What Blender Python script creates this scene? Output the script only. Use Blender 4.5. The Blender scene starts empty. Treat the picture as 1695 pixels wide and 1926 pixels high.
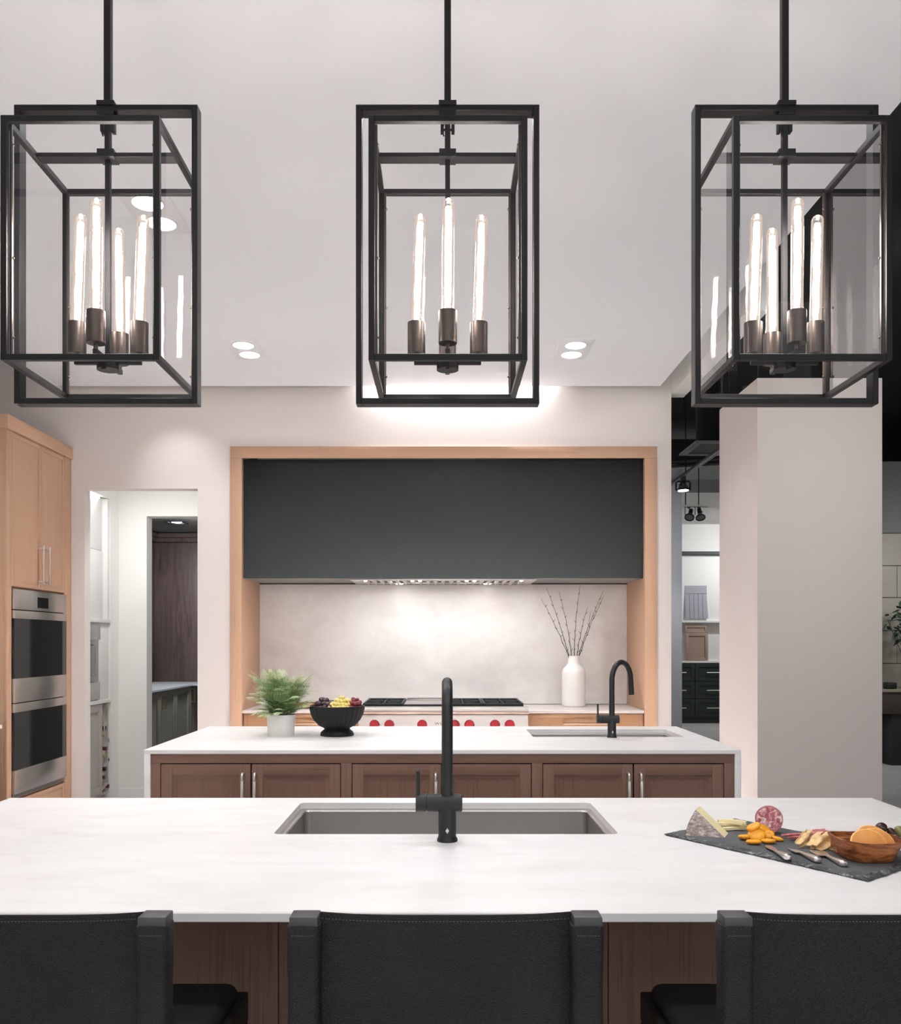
import bpy, bmesh, math, random
from mathutils import Vector, Matrix, Euler, Quaternion
random.seed(7)
R = math.radians
scene = bpy.context.scene
COL = scene.collection

# ------------------------------------------------------------------ camera
F_PX, U0, V0, CAM_Z = 1640.0, 834.0, 1208.0, 1.42       # focal length and vanishing point in 1695 x 1926 pixels
cam_d = bpy.data.cameras.new('camera')
cam_d.sensor_fit = 'HORIZONTAL'
cam_d.sensor_width = 36.0
cam_d.lens = F_PX / 1695.0 * 36.0
cam_d.shift_x = (847.5 - U0) / 1695.0
cam_d.shift_y = (V0 - 963.0) / 1695.0
cam_d.clip_start = 0.05
cam = bpy.data.objects.new('camera', cam_d)
COL.objects.link(cam)
cam.location = (0, 0, CAM_Z)
cam.rotation_euler = (R(90), 0, 0)
scene.camera = cam

# ------------------------------------------------------------------ light
scene.view_settings.view_transform = 'Standard'
scene.view_settings.look = 'None'
scene.view_settings.gamma = 1.0
scene.view_settings.use_curve_mapping = False
scene.view_settings.exposure = 0.70
world = bpy.data.worlds.new('showroom_light')
scene.world = world
world.use_nodes = True
world.node_tree.nodes['Background'].inputs[0].default_value = (0.965, 0.985, 1.0, 1)
world.node_tree.nodes['Background'].inputs[1].default_value = 0.9

def lamp(name, kind, loc, power, target=None, color=(0.965, 0.985, 1.0), size=0.1, spread=180, size_y=None, cone=90, blend=0.6):
    d = bpy.data.lights.new(name, kind)
    d.energy = power
    d.color = color
    if kind == 'AREA':
        d.size = size
        d.shape = 'DISK'
        if size_y:
            d.shape = 'RECTANGLE'
            d.size_y = size_y
        d.spread = R(spread)
    elif kind == 'SPOT':
        d.spot_size = R(cone)
        d.spot_blend = blend
        d.shadow_soft_size = size
    else:
        d.shadow_soft_size = size
    o = bpy.data.objects.new(name, d)
    COL.objects.link(o)
    o.location = loc
    if target is None:
        target = (loc[0], loc[1], loc[2] - 1)
    dr = Vector(target) - Vector(loc)
    o.rotation_euler = dr.to_track_quat('-Z', 'Y').to_euler()
    return o

CEIL = 3.30
# added fill lamps at ceiling height without fixtures, for islands and oven tower
for x, y, p in ((-1.95, 1.3, 2), (-0.65, 1.2, 3), (0.65, 1.2, 4), (-0.2, -0.6, 5), (-1.8, -0.8, 3), (1.2, -0.8, 7),
                (-0.9, 3.0, 3.0), (0.0, 3.0, 3.0), (0.9, 3.0, 3.0), (-0.43, 2.24, 0.9), (0.45, 2.24, 1.6), (-2.45, 4.3, 7)):
    lamp('downlight', 'AREA', (x, y, CEIL - 0.02), p, size=0.12, spread=130)
# unseen narrow lamps added over the aisles to brighten the ceiling by floor bounce
for x, y, p in ((-1.1, 5.64, 260), (-0.35, 5.64, 260), (0.4, 5.64, 260), (1.15, 5.64, 260),
                (-2.08, 3.6, 14), (-2.05, 4.9, 26)):
    lamp('aisle_fill', 'AREA', (x, y, CEIL - 0.02), p, size=0.06, spread=17)
# twin recessed lights in view
for x, y in ((-1.262, 3.72), (-1.262, 3.90), (-1.262, 5.50), (-1.262, 5.68), (0.835, 5.50), (0.835, 5.68)):
    lamp('twin_light', 'AREA', (x, y, CEIL - 0.012), 3, size=0.11, spread=120)
# one head of the far left twin is turned to the wall above the doorway
lamp('wall_spot', 'SPOT', (-1.90, 5.75, CEIL - 0.06), 9, (-1.95, 6.47, 2.62), cone=52, blend=1.0, size=0.03)
# wall washer in the slot between ceiling and back wall
lamp('slot_washer', 'AREA', (0.10, 6.435, CEIL + 0.16), 9, size=1.3, size_y=0.03, spread=120)
# hood lamps over the range
for x in (-0.62, -0.2, 0.2, 0.62):
    lamp('hood_strip', 'AREA', (x, 6.57, 1.885), 1.9, size=0.10, spread=180)
for x in (-0.22, 0.22):
    lamp('hood_lamp', 'SPOT', (x, 6.58, 1.87), 2.0, (x * 0.6, 7.09, 1.42), size=0.06, cone=120, blend=1.0)
# hall, den and showroom beyond
lamp('hall_light', 'AREA', (-2.25, 6.80, 2.62), 5, (-2.5, 7.75, 1.5), size=0.15, spread=150)
lamp('niche_strip', 'AREA', (-2.96, 7.3, 2.64), 0.2, size=0.5, size_y=0.02, spread=160)
lamp('den_light', 'AREA', (-2.6, 9.6, 2.78), 36, (-2.9, 10.4, 0.9), size=0.25, spread=175)
lamp('showroom_light', 'AREA', (5.6, 14.0, 3.40), 25, (4.5, 15.3, 1.4), size=0.6, spread=170)
lamp('partition_fill', 'AREA', (1.9, 8.3, 2.6), 8, (2.3, 9.6, 1.6), size=0.2, spread=140)  # added fill lamp without a fixture, brightens the partition
lamp('track_lamp', 'SPOT', (2.40, 8.72, 2.88), 30, (2.3, 9.0, 0.4), cone=90, size=0.04)
lamp('pillar_fill', 'AREA', (2.4, 3.6, 3.3), 7, (2.3, 5.38, 1.5), size=0.3, spread=120)  # lamp added out of view to brighten the pillar front
lamp('vanity_light', 'AREA', (5.6, 9.0, 2.6), 13, (5.6, 10.6, 0.9), size=0.5)

# ------------------------------------------------------------------ helpers
def at(u, v, y):
    """point of the room seen at pixel (u, v) of the 1695 x 1926 frame at depth y"""
    return Vector(((u - U0) * y / F_PX, y, CAM_Z - (v - V0) * y / F_PX))

def on(u, v, z):
    """point of the room seen at pixel (u, v) on the level plane z"""
    return at(u, v, F_PX * (CAM_Z - z) / (v - V0))

def S(r, g, b):
    def c(x):
        x /= 255.0
        return x / 12.92 if x <= 0.04045 else ((x + 0.055) / 1.055) ** 2.4
    return (c(r), c(g), c(b), 1)

MATS = {}
def new_mat(name):
    m = bpy.data.materials.new(name)
    m.use_nodes = True
    MATS[name] = m
    return m, m.node_tree.nodes, m.node_tree.links, m.node_tree.nodes['Principled BSDF']

def tex_coord(n, l, scale=(1, 1, 1), rnd=False):
    tc = n.new('ShaderNodeTexCoord')
    mp = n.new('ShaderNodeMapping')
    mp.inputs['Scale'].default_value = scale
    l.new(tc.outputs['Object'], mp.inputs['Vector'])
    if rnd:
        oi = n.new('ShaderNodeObjectInfo')
        mul = n.new('ShaderNodeMath')
        mul.operation = 'MULTIPLY'
        mul.inputs[1].default_value = 37.0
        l.new(oi.outputs['Random'], mul.inputs[0])
        cb = n.new('ShaderNodeCombineXYZ')
        for i in range(3):
            l.new(mul.outputs[0], cb.inputs[i])
        l.new(cb.outputs[0], mp.inputs['Location'])
    return mp.outputs[0]

def noise(n, l, vec, scale, detail=4, rough=0.55, dist=0.0):
    t = n.new('ShaderNodeTexNoise')
    t.inputs['Scale'].default_value = scale
    t.inputs['Detail'].default_value = detail
    t.inputs['Roughness'].default_value = rough
    t.inputs['Distortion'].default_value = dist
    l.new(vec, t.inputs['Vector'])
    return t.outputs['Fac']

def ramp(n, l, fac, stops):
    r = n.new('ShaderNodeValToRGB')
    e = r.color_ramp.elements
    while len(e) < len(stops):
        e.new(0.5)
    for i, (p, c) in enumerate(stops):
        e[i].position = p
        e[i].color = c
    l.new(fac, r.inputs['Fac'])
    return r.outputs['Color']

def bump(n, l, b, fac, strength, dist=0.002):
    k = n.new('ShaderNodeBump')
    k.inputs['Strength'].default_value = strength
    k.inputs['Distance'].default_value = dist
    l.new(fac, k.inputs['Height'])
    l.new(k.outputs['Normal'], b.inputs['Normal'])

def plain(name, col, rough=0.5, metal=0.0, var=0.0, vscale=8.0, bmp=0.0, bscale=60.0, spec=0.5, coat=0.0, sub=0.0):
    m, n, l, b = new_mat(name)
    b.inputs['Base Color'].default_value = col
    b.inputs['Roughness'].default_value = rough
    b.inputs['Metallic'].default_value = metal
    b.inputs['Specular IOR Level'].default_value = spec
    b.inputs['Coat Weight'].default_value = coat
    if sub:
        b.inputs['Subsurface Weight'].default_value = sub
        b.inputs['Subsurface Radius'].default_value = (0.01, 0.006, 0.004)
        b.inputs['Subsurface Scale'].default_value = 0.5
    if var or bmp:
        vec = tex_coord(n, l)
    if var:
        f = noise(n, l, vec, vscale)
        lo = tuple(c * (1 - var) for c in col[:3]) + (1,)
        hi = tuple(min(1, c * (1 + var)) for c in col[:3]) + (1,)
        l.new(ramp(n, l, f, [(0.3, lo), (0.7, hi)]), b.inputs['Base Color'])
    if bmp:
        bump(n, l, b, noise(n, l, vec, bscale, 5), bmp)
    return m

def wood(name, dark, light, axis, rough=0.5, fine=1.0, bmp=0.25, along=2.0, across=55.0):
    m, n, l, b = new_mat(name)
    sc = [across] * 3
    sc['XYZ'.index(axis)] = along
    vec = tex_coord(n, l, tuple(sc), rnd=True)
    f1 = noise(n, l, vec, 1.0 * fine, 5, 0.6, 0.4)
    sc2 = [across * 5.5] * 3
    sc2['XYZ'.index(axis)] = along * 2.2
    vec2 = tex_coord(n, l, tuple(sc2), rnd=True)
    f2 = noise(n, l, vec2, 1.0 * fine, 3, 0.6)
    mix = n.new('ShaderNodeMath')
    mix.operation = 'MULTIPLY_ADD'
    mix.inputs[1].default_value = 0.95
    l.new(f2, mix.inputs[0])
    half = n.new('ShaderNodeMath')
    half.operation = 'MULTIPLY'
    half.inputs[1].default_value = 0.45
    l.new(f1, half.inputs[0])
    l.new(half.outputs[0], mix.inputs[2])
    l.new(ramp(n, l, mix.outputs[0], [(0.34, dark), (0.66, light)]), b.inputs['Base Color'])
    b.inputs['Roughness'].default_value = rough
    b.inputs['Specular IOR Level'].default_value = 0.35
    bump(n, l, b, mix.outputs[0], bmp, 0.001)
    return m

def emit(name, col, strength):
    m, n, l, b = new_mat(name)
    b.inputs['Base Color'].default_value = (0.8, 0.8, 0.8, 1)
    b.inputs['Emission Color'].default_value = col
    b.inputs['Emission Strength'].default_value = strength
    return m

def clear_glass(name, tint=(1, 1, 1, 1), fac=1.0, rough=0.0, ior=1.5, glow=None):
    """thin clear pane: straight-through transmission plus a fresnel mirror"""
    m, n, l, b = new_mat(name)
    n.remove(b)
    out = n['Material Output']
    tr = n.new('ShaderNodeBsdfTransparent')
    tr.inputs[0].default_value = tint
    gl = n.new('ShaderNodeBsdfGlossy')
    gl.inputs['Roughness'].default_value = rough
    fr = n.new('ShaderNodeFresnel')
    fr.inputs['IOR'].default_value = ior
    mu = n.new('ShaderNodeMath')
    mu.operation = 'MULTIPLY'
    mu.inputs[1].default_value = fac
    l.new(fr.outputs[0], mu.inputs[0])
    mx = n.new('ShaderNodeMixShader')
    l.new(mu.outputs[0], mx.inputs[0])
    l.new(tr.outputs[0], mx.inputs[1])
    l.new(gl.outputs[0], mx.inputs[2])
    last = mx.outputs[0]
    if glow:
        em = n.new('ShaderNodeEmission')
        em.inputs[0].default_value = glow[0]
        em.inputs[1].default_value = glow[1]
        ad = n.new('ShaderNodeAddShader')
        l.new(last, ad.inputs[0])
        l.new(em.outputs[0], ad.inputs[1])
        last = ad.outputs[0]
    l.new(last, out.inputs['Surface'])
    return m

class MB:
    """collects shapes into one mesh"""
    def __init__(s):
        s.bm = bmesh.new()

    def _tag(s, faces, m):
        for f in faces:
            f.material_index = m

    def box(s, x0, x1, y0, y1, z0, z1, bev=0.0, m=0, seg=2):
        x0, x1 = sorted((x0, x1)); y0, y1 = sorted((y0, y1)); z0, z1 = sorted((z0, z1))
        mat = Matrix.Translation(((x0 + x1) / 2, (y0 + y1) / 2, (z0 + z1) / 2)) @ Matrix.Diagonal((x1 - x0, y1 - y0, z1 - z0, 1))
        r = bmesh.ops.create_cube(s.bm, size=1.0, matrix=mat)
        fs = {f for v in r['verts'] for f in v.link_faces}
        s._tag(fs, m)
        if bev > 0:
            es = list({e for v in r['verts'] for e in v.link_edges})
            b = bmesh.ops.bevel(s.bm, geom=es, offset=bev, segments=seg, profile=0.5, affect='EDGES')
            s._tag(b['faces'], m)
        return s

    def obox(s, c, size, rot, bev=0.0, m=0, seg=2):
        """box of a size about c, turned by a rotation matrix or euler"""
        rm = rot.to_matrix().to_4x4() if not isinstance(rot, Matrix) else rot.to_4x4()
        mat = Matrix.Translation(c) @ rm @ Matrix.Diagonal((*size, 1))
        r = bmesh.ops.create_cube(s.bm, size=1.0, matrix=mat)
        fs = {f for v in r['verts'] for f in v.link_faces}
        s._tag(fs, m)
        if bev > 0:
            es = list({e for v in r['verts'] for e in v.link_edges})
            b = bmesh.ops.bevel(s.bm, geom=es, offset=bev, segments=seg, profile=0.5, affect='EDGES')
            s._tag(b['faces'], m)
        return s

    def face(s, pts, m=0):
        f = s.bm.faces.new([s.bm.verts.new(p) for p in pts])
        f.material_index = m
        return s

    def loops(s, rings, cap0=True, cap1=True, m=0, closed=False):
        """skin a list of rings of points"""
        vr = [[s.bm.verts.new(p) for p in r] for r in rings]
        n = len(vr[0])
        k = len(vr)
        for i in range(k if closed else k - 1):
            a, b = vr[i], vr[(i + 1) % k]
            for j in range(n):
                try:
                    f = s.bm.faces.new((a[j], a[(j + 1) % n], b[(j + 1) % n], b[j]))
                    f.material_index = m
                except ValueError:
                    pass
        if not closed:
            if cap0:
                s.bm.faces.new(list(reversed(vr[0]))).material_index = m
            if cap1:
                s.bm.faces.new(vr[-1]).material_index = m
        return s

    def cyl(s, p0, p1, r0, r1=None, n=24, cap0=True, cap1=True, m=0):
        p0, p1 = Vector(p0), Vector(p1)
        r1 = r0 if r1 is None else r1
        q = (p1 - p0).to_track_quat('Z', 'Y')
        rings = []
        for p, r in ((p0, r0), (p1, r1)):
            rings.append([p + q @ Vector((math.cos(2 * math.pi * i / n) * r, math.sin(2 * math.pi * i / n) * r, 0)) for i in range(n)])
        return s.loops(rings, cap0, cap1, m)

    def rod(s, p0, p1, w, d, m=0, bev=0.0):
        """vertical or level bar of a square section"""
        p0, p1 = Vector(p0), Vector(p1)
        q = (p1 - p0).to_track_quat('Z', 'Y')
        return s.obox((p0 + p1) / 2, (w, d, (p1 - p0).length), q.to_matrix(), bev, m)

    def lathe(s, prof, c, n=32, m=0, flute=None, cap0=True, cap1=True):
        c = Vector(c)
        rings = []
        for i, (r, z) in enumerate(prof):
            ring = []
            for j in range(n):
                a = 2 * math.pi * j / n
                k = r * (flute(i, a) if flute else 1.0)
                ring.append(c + Vector((math.cos(a) * k, math.sin(a) * k, z)))
            rings.append(ring)
        return s.loops(rings, cap0, cap1, m)

    def tube(s, pts, r, n=12, m=0, cap=True):
        pts = [Vector(p) for p in pts]
        k = len(pts)
        rs = r if isinstance(r, (list, tuple)) else [r] * k
        tang = []
        for i in range(k):
            a = pts[max(0, i - 1)]; b = pts[min(k - 1, i + 1)]
            tang.append((b - a).normalized())
        up = Vector((0, 0, 1)) if abs(tang[0].z) < 0.9 else Vector((1, 0, 0))
        x = tang[0].cross(up).normalized()
        rings = []
        for i in range(k):
            if i:
                x = tang[i - 1].rotation_difference(tang[i]) @ x
            x = (x - tang[i] * x.dot(tang[i])).normalized()
            y = tang[i].cross(x)
            rings.append([pts[i] + (x * math.cos(2 * math.pi * j / n) + y * math.sin(2 * math.pi * j / n)) * rs[i] for j in range(n)])
        return s.loops(rings, cap, cap, m)

    def prism(s, poly, off, m=0):
        poly = [Vector(p) for p in poly]
        off = Vector(off)
        return s.loops([poly, [p + off for p in poly]], True, True, m)

    def ball(s, c, r, rot=None, u=16, v=10, m=0):
        r = r if isinstance(r, (tuple, list)) else (r, r, r)
        rm = rot.to_matrix().to_4x4() if rot is not None else Matrix.Identity(4)
        mat = Matrix.Translation(c) @ rm @ Matrix.Diagonal((*r, 1))
        o = bmesh.ops.create_uvsphere(s.bm, u_segments=u, v_segments=v, radius=1.0, matrix=mat)
        s._tag({f for w in o['verts'] for f in w.link_faces}, m)
        return s

    def jitter(s, amp, scale=30.0, seed=0):
        from mathutils import noise as nz
        for v in s.bm.verts:
            v.co += nz.noise_vector(v.co * scale + Vector((seed, seed * 1.7, 0))) * amp
        return s

    def build(s, name, mats, parent=None, smooth=35, org=None, flip=False):
        bmesh.ops.recalc_face_normals(s.bm, faces=s.bm.faces)
        if flip:
            bmesh.ops.reverse_faces(s.bm, faces=s.bm.faces)
        me = bpy.data.meshes.new(name)
        s.bm.to_mesh(me)
        s.bm.free()
        for mt in (mats if isinstance(mats, (list, tuple)) else [mats]):
            me.materials.append(MATS[mt] if isinstance(mt, str) else mt)
        if smooth:
            me.shade_smooth()
            me.set_sharp_from_angle(angle=R(smooth))
        o = bpy.data.objects.new(name, me)
        COL.objects.link(o)
        root = parent
        if parent is not None:
            o.parent = parent
            ORG[o.name] = ORG[parent.name]
        else:
            ORG[o.name] = Vector(org) if org is not None else Vector((0, 0, 0))
            o.location = ORG[o.name]
        if ORG[o.name].length > 0:
            me.transform(Matrix.Translation(-ORG[o.name]))
        return o

ORG = {}
def tag(o, label=None, cat=None, group=None, kind=None):
    if label: o['label'] = label
    if cat: o['category'] = cat
    if group: o['group'] = group
    if kind: o['kind'] = kind
    return o

def thing(name, loc, label, cat, group=None):
    o = bpy.data.objects.new(name, None)
    o.empty_display_size = 0.05
    COL.objects.link(o)
    o.location = loc
    ORG[o.name] = Vector(loc)
    return tag(o, label, cat, group)

def struct(name, mb, mats, smooth=None):
    o = mb.build(name, mats, None, smooth)
    o['kind'] = 'structure'
    return o

def copy_tree(o, parent=None):
    c = o.copy()
    COL.objects.link(c)
    if parent is not None:
        c.parent = parent
    ORG[c.name] = ORG.get(o.name, Vector((0, 0, 0)))
    for ch in list(o.children):
        copy_tree(ch, c)
    return c

class Front:
    """draws cabinet fronts: a runs along the front, d outward, z up"""
    def __init__(s, face, plane):
        s.face, s.plane = face, plane

    def p(s, a, d, z):
        return (a, s.plane - d, z) if s.face == '-Y' else ((s.plane + d, a, z) if s.face == '+X' else (s.plane - d, a, z))

    def box(s, mb, a0, a1, d0, d1, z0, z1, bev=0.0, m=0):
        p, q = s.p(a0, d0, z0), s.p(a1, d1, z1)
        mb.box(p[0], q[0], p[1], q[1], p[2], q[2], bev, m)

def panel_door(fr, a0, a1, z0, z1, parent, mats, t=0.022, stile=0.06, rec=0.010, slope=0.0, name='door', split=False):
    """framed door: stiles and rails proud, panel sunk, optional sloped moulding"""
    mb = MB()
    fr.box(mb, a0, a0 + stile, 0, t, z0, z1, 0.0008, 0)
    fr.box(mb, a1 - stile, a1, 0, t, z0, z1, 0.0008, 0)
    fr.box(mb, a0 + stile, a1 - stile, 0, t - 0.0003, z1 - stile, z1, 0.0008, 1)
    fr.box(mb, a0 + stile, a1 - stile, 0, t - 0.0003, z0, z0 + stile, 0.0008, 1)
    if slope:
        i0, i1, k0, k1 = a0 + stile, a1 - stile, z0 + stile, z1 - stile
        j0, j1, h0, h1 = i0 + slope, i1 - slope, k0 + slope, k1 - slope
        e, g = t - 0.005, t - rec + 0.001
        mb.face([fr.p(i0, e, k1), fr.p(i1, e, k1), fr.p(j1, g, h1), fr.p(j0, g, h1)], 1)
        mb.face([fr.p(i0, e, k0), fr.p(j0, g, h0), fr.p(j1, g, h0), fr.p(i1, e, k0)], 1)
        mb.face([fr.p(i0, e, k0), fr.p(i0, e, k1), fr.p(j0, g, h1), fr.p(j0, g, h0)], 0)
        mb.face([fr.p(i1, e, k0), fr.p(j1, g, h0), fr.p(j1, g, h1), fr.p(i1, e, k1)], 0)
    d = mb.build(name, mats, parent)
    pm = MB()
    fr.box(pm, a0 + stile - 0.004, a1 - stile + 0.004, 0, t - rec, z0 + stile - 0.004, z1 - stile + 0.004, 0, 0)
    pm.build('panel', mats[0], d)
    return d

def slab(mb, x0, x1, y0, y1, z0, z1, hole=None, hr=0.012, ch=0.0025, m=0):
    """stone top with eased edges and an optional rounded cut-out"""
    bm = mb.bm
    def rect(i, z):
        return [bm.verts.new((x, y, z)) for x, y in ((x0 + i, y0 + i), (x1 - i, y0 + i), (x1 - i, y1 - i), (x0 + i, y1 - i))]
    def rr(z):
        hx0, hx1, hy0, hy1 = hole
        out = []
        for cx, cy, a in ((hx1 - hr, hy1 - hr, 0), (hx0 + hr, hy1 - hr, 90), (hx0 + hr, hy0 + hr, 180), (hx1 - hr, hy0 + hr, 270)):
            for k in range(6):
                t = R(a + 18 * k)
                out.append(bm.verts.new((cx + hr * math.cos(t), cy + hr * math.sin(t), z)))
        return out
    def bridge(a, b):
        n = len(a)
        for j in range(n):
            bm.faces.new((a[j], a[(j + 1) % n], b[(j + 1) % n], b[j])).material_index = m
    def cap(o, h):
        if h is None:
            bm.faces.new(o).material_index = m
            return
        es = []
        for lp in (o, h):
            for j in range(len(lp)):
                a, b = lp[j], lp[(j + 1) % len(lp)]
                es.append(bm.edges.get((a, b)) or bm.edges.new((a, b)))
        r = bmesh.ops.triangle_fill(bm, edges=es, use_beauty=True, use_dissolve=False)
        for g in r['geom']:
            if isinstance(g, bmesh.types.BMFace):
                g.material_index = m
    t0, t1, b1, b0 = rect(ch, z1), rect(0, z1 - ch), rect(0, z0 + ch * 0.5), rect(ch * 0.5, z0)
    bridge(t0, t1); bridge(t1, b1); bridge(b1, b0)
    if hole:
        h1, h0 = rr(z1), rr(z0)
        bridge(h1, h0)
        cap(t0, h1); cap(b0, h0)
    else:
        cap(t0, None); cap(b0, None)
# ------------------------------------------------------------------ materials
plain('wall_paint', S(226, 217, 212), 0.75, var=0.012, vscale=2.0, bmp=0.06, bscale=180)
plain('hall_paint', S(232, 230, 226), 0.75, bmp=0.05, bscale=180)
plain('pillar_paint', S(196, 186, 181), 0.8, bmp=0.05, bscale=160)
plain('grey_paint', S(150, 150, 153), 0.8, bmp=0.05, bscale=160)
plain('ceiling_paint', S(244, 245, 248), 0.85, bmp=0.04, bscale=150)
plain('plenum_black', S(16, 17, 17), 0.9)
plain('dark_ceiling', S(112, 112, 108), 0.8)
plain('duct_grey', S(52, 52, 52), 0.6)
plain('floor_tile', S(196, 193, 191), 0.45, var=0.12, vscale=3)
# quartz with faint long veins
m_, n_, l_, b_ = new_mat('quartz')
f_ = noise(n_, l_, tex_coord(n_, l_, (1.6, 5.0, 5.0)), 2.2, 8, 0.6, 0.8)
l_.new(ramp(n_, l_, f_, [(0.30, S(222, 218, 217)), (0.5, S(229, 226, 225)), (0.72, S(233, 231, 231))]), b_.inputs['Base Color'])
b_.inputs['Roughness'].default_value = 0.38
b_.inputs['Specular IOR Level'].default_value = 0.4
# cloudy plaster-like stone of the backsplash
m_, n_, l_, b_ = new_mat('splash_stone')
f_ = noise(n_, l_, tex_coord(n_, l_, (1, 1, 1.4)), 3.0, 7, 0.62, 0.6)
l_.new(ramp(n_, l_, f_, [(0.30, S(214, 207, 203)), (0.55, S(225, 220, 216)), (0.75, S(231, 227, 224))]), b_.inputs['Base Color'])
b_.inputs['Roughness'].default_value = 0.45
wood('walnut_v', S(64, 46, 37), S(122, 93, 79), 'Z', 0.5)
wood('walnut_h', S(64, 46, 37), S(122, 93, 79), 'X', 0.5)
wood('oak_v', S(158, 121, 95), S(182, 146, 120), 'Z', 0.5, bmp=0.1, along=1.2)
wood('oak_h', S(158, 121, 95), S(182, 146, 120), 'X', 0.5, bmp=0.1, along=1.2)
wood('oak_y', S(158, 121, 95), S(182, 146, 120), 'Y', 0.5, bmp=0.1, along=1.2)
wood('amber_oak_h', S(90, 62, 40), S(114, 82, 56), 'X', 0.5, bmp=0.1, along=1.2)
wood('amber_oak_v', S(90, 62, 40), S(114, 82, 56), 'Z', 0.5, bmp=0.1, along=1.2)
# plain-sawn dark panel with cathedral figure
m_, n_, l_, b_ = new_mat('figured_walnut')
v_ = tex_coord(n_, l_, (7.0, 7.0, 0.55))
f_ = noise(n_, l_, v_, 1.3, 6, 0.6, 1.3)
l_.new(ramp(n_, l_, f_, [(0.3, S(52, 41, 40)), (0.5, S(84, 69, 66)), (0.62, S(68, 54, 51)), (0.75, S(100, 83, 78))]), b_.inputs['Base Color'])
b_.inputs['Roughness'].default_value = 0.45
plain('hood_black', S(15, 17, 17), 0.75, var=0.05, vscale=120, bmp=0.15, bscale=420, spec=0.15)
plain('hood_under', S(88, 84, 80), 0.5)
plain('bronze', S(24, 23, 25), 0.42, 0.3, var=0.06, vscale=20, spec=0.35)
plain('socket_bronze', S(84, 76, 72), 0.36, 0.9)
clear_glass('pane_glass', (0.965, 0.965, 0.965, 1), 0.45)
clear_glass('bulb_glass', (0.96, 0.90, 0.86, 1), 1.0, glow=((1.0, 0.84, 0.74, 1), 0.10))
emit('filament', (1.0, 0.965, 0.94, 1), 66)
emit('lamp_white', (1.0, 0.97, 0.95, 1), 14)
emit('strip_white', (1.0, 0.98, 0.97, 1), 6)
plain('trim_white', S(238, 237, 238), 0.6)
plain('black_matte', S(36, 36, 37), 0.42, 0.2, spec=0.5)
plain('white_mark', S(210, 210, 210), 0.5)
# brushed stainless steel
def steel(name, col, rough, axis='X'):
    m, n, l, b = new_mat(name)
    b.inputs['Base Color'].default_value = col
    b.inputs['Metallic'].default_value = 1.0
    sc = [260.0] * 3
    sc['XYZ'.index(axis)] = 3.0
    f = noise(n, l, tex_coord(n, l, tuple(sc)), 1.0, 3)
    mr = n.new('ShaderNodeMapRange')
    mr.inputs['To Min'].default_value = rough * 0.94
    mr.inputs['To Max'].default_value = rough * 1.08
    l.new(f, mr.inputs['Value'])
    l.new(mr.outputs[0], b.inputs['Roughness'])
    bump(n, l, b, f, 0.008, 0.0002)
steel('steel', S(196, 190, 186), 0.30)
steel('steel_y', S(196, 190, 186), 0.26, 'Y')
steel('sink_steel', S(190, 186, 184), 0.34, 'X')
steel('knife_steel', S(222, 214, 210), 0.32, 'Y')
plain('nickel', S(226, 219, 214), 0.42, 1.0)
plain('pull_bronze', S(122, 98, 84), 0.35, 0.9)
plain('greige_stone', S(204, 195, 190), 0.4, var=0.03, vscale=3)
plain('brass', S(190, 160, 110), 0.30, 1.0)
plain('oven_glass', S(14, 14, 15), 0.05, spec=0.7)
plain('display_black', S(8, 8, 9), 0.1)
plain('dark_gap', S(18, 17, 16), 0.8)
# grained leather
m_, n_, l_, b_ = new_mat('leather')
b_.inputs['Roughness'].default_value = 0.55
b_.inputs['Specular IOR Level'].default_value = 0.25
v_ = tex_coord(n_, l_)
f_ = noise(n_, l_, v_, 6.0, 4)
l_.new(ramp(n_, l_, f_, [(0.3, S(31, 28, 28)), (0.7, S(40, 37, 37))]), b_.inputs['Base Color'])
vo_ = n_.new('ShaderNodeTexVoronoi')
vo_.feature = 'DISTANCE_TO_EDGE'
vo_.inputs['Scale'].default_value = 330
wv_ = n_.new('ShaderNodeMapping')
wv_.inputs['Scale'].default_value = (0.65, 1, 1.3)
l_.new(v_, wv_.inputs['Vector'])
l_.new(wv_.outputs[0], vo_.inputs['Vector'])
bump(n_, l_, b_, vo_.outputs['Distance'], 1.0, 0.002)
plain('stool_wood', S(62, 62, 63), 0.5, bmp=0.2, bscale=90)
plain('stool_black', S(14, 14, 15), 0.6)
plain('seat_black', S(20, 20, 21), 0.65, bmp=0.15, bscale=300)
plain('stitch', S(70, 68, 68), 0.7)
plain('iron', S(40, 41, 43), 0.55, 0.2, bmp=0.1, bscale=300)
plain('knob_red', S(92, 4, 10), 0.4, spec=0.3)
plain('letter_dark', S(12, 11, 11), 0.7, spec=0.1)
plain('ceramic', S(232, 229, 226), 0.42)
plain('soil', S(48, 38, 28), 0.9, bmp=0.5)
plain('fern_dark', S(84, 112, 66), 0.55, var=0.25, vscale=30)
plain('fern_mid', S(138, 164, 108), 0.55, var=0.2, vscale=30)
plain('fern_light', S(204, 214, 170), 0.55, var=0.12, vscale=30)
plain('fern_stem', S(122, 140, 84), 0.6)
plain('bowl_black', S(21, 23, 24), 0.55, spec=0.3, bmp=0.1, bscale=90)
plain('bowl_rim', S(78, 52, 42), 0.55)
plain('grape_purple', S(72, 52, 62), 0.32, var=0.3, vscale=30, sub=0.15)
plain('grape_green', S(222, 206, 122), 0.3, var=0.12, vscale=40, sub=0.3)
plain('grape_red', S(128, 48, 52), 0.3, var=0.25, vscale=40, sub=0.15)
plain('grape_stem', S(120, 100, 60), 0.7)
plain('twig', S(44, 36, 34), 0.75, bmp=0.3)
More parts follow.
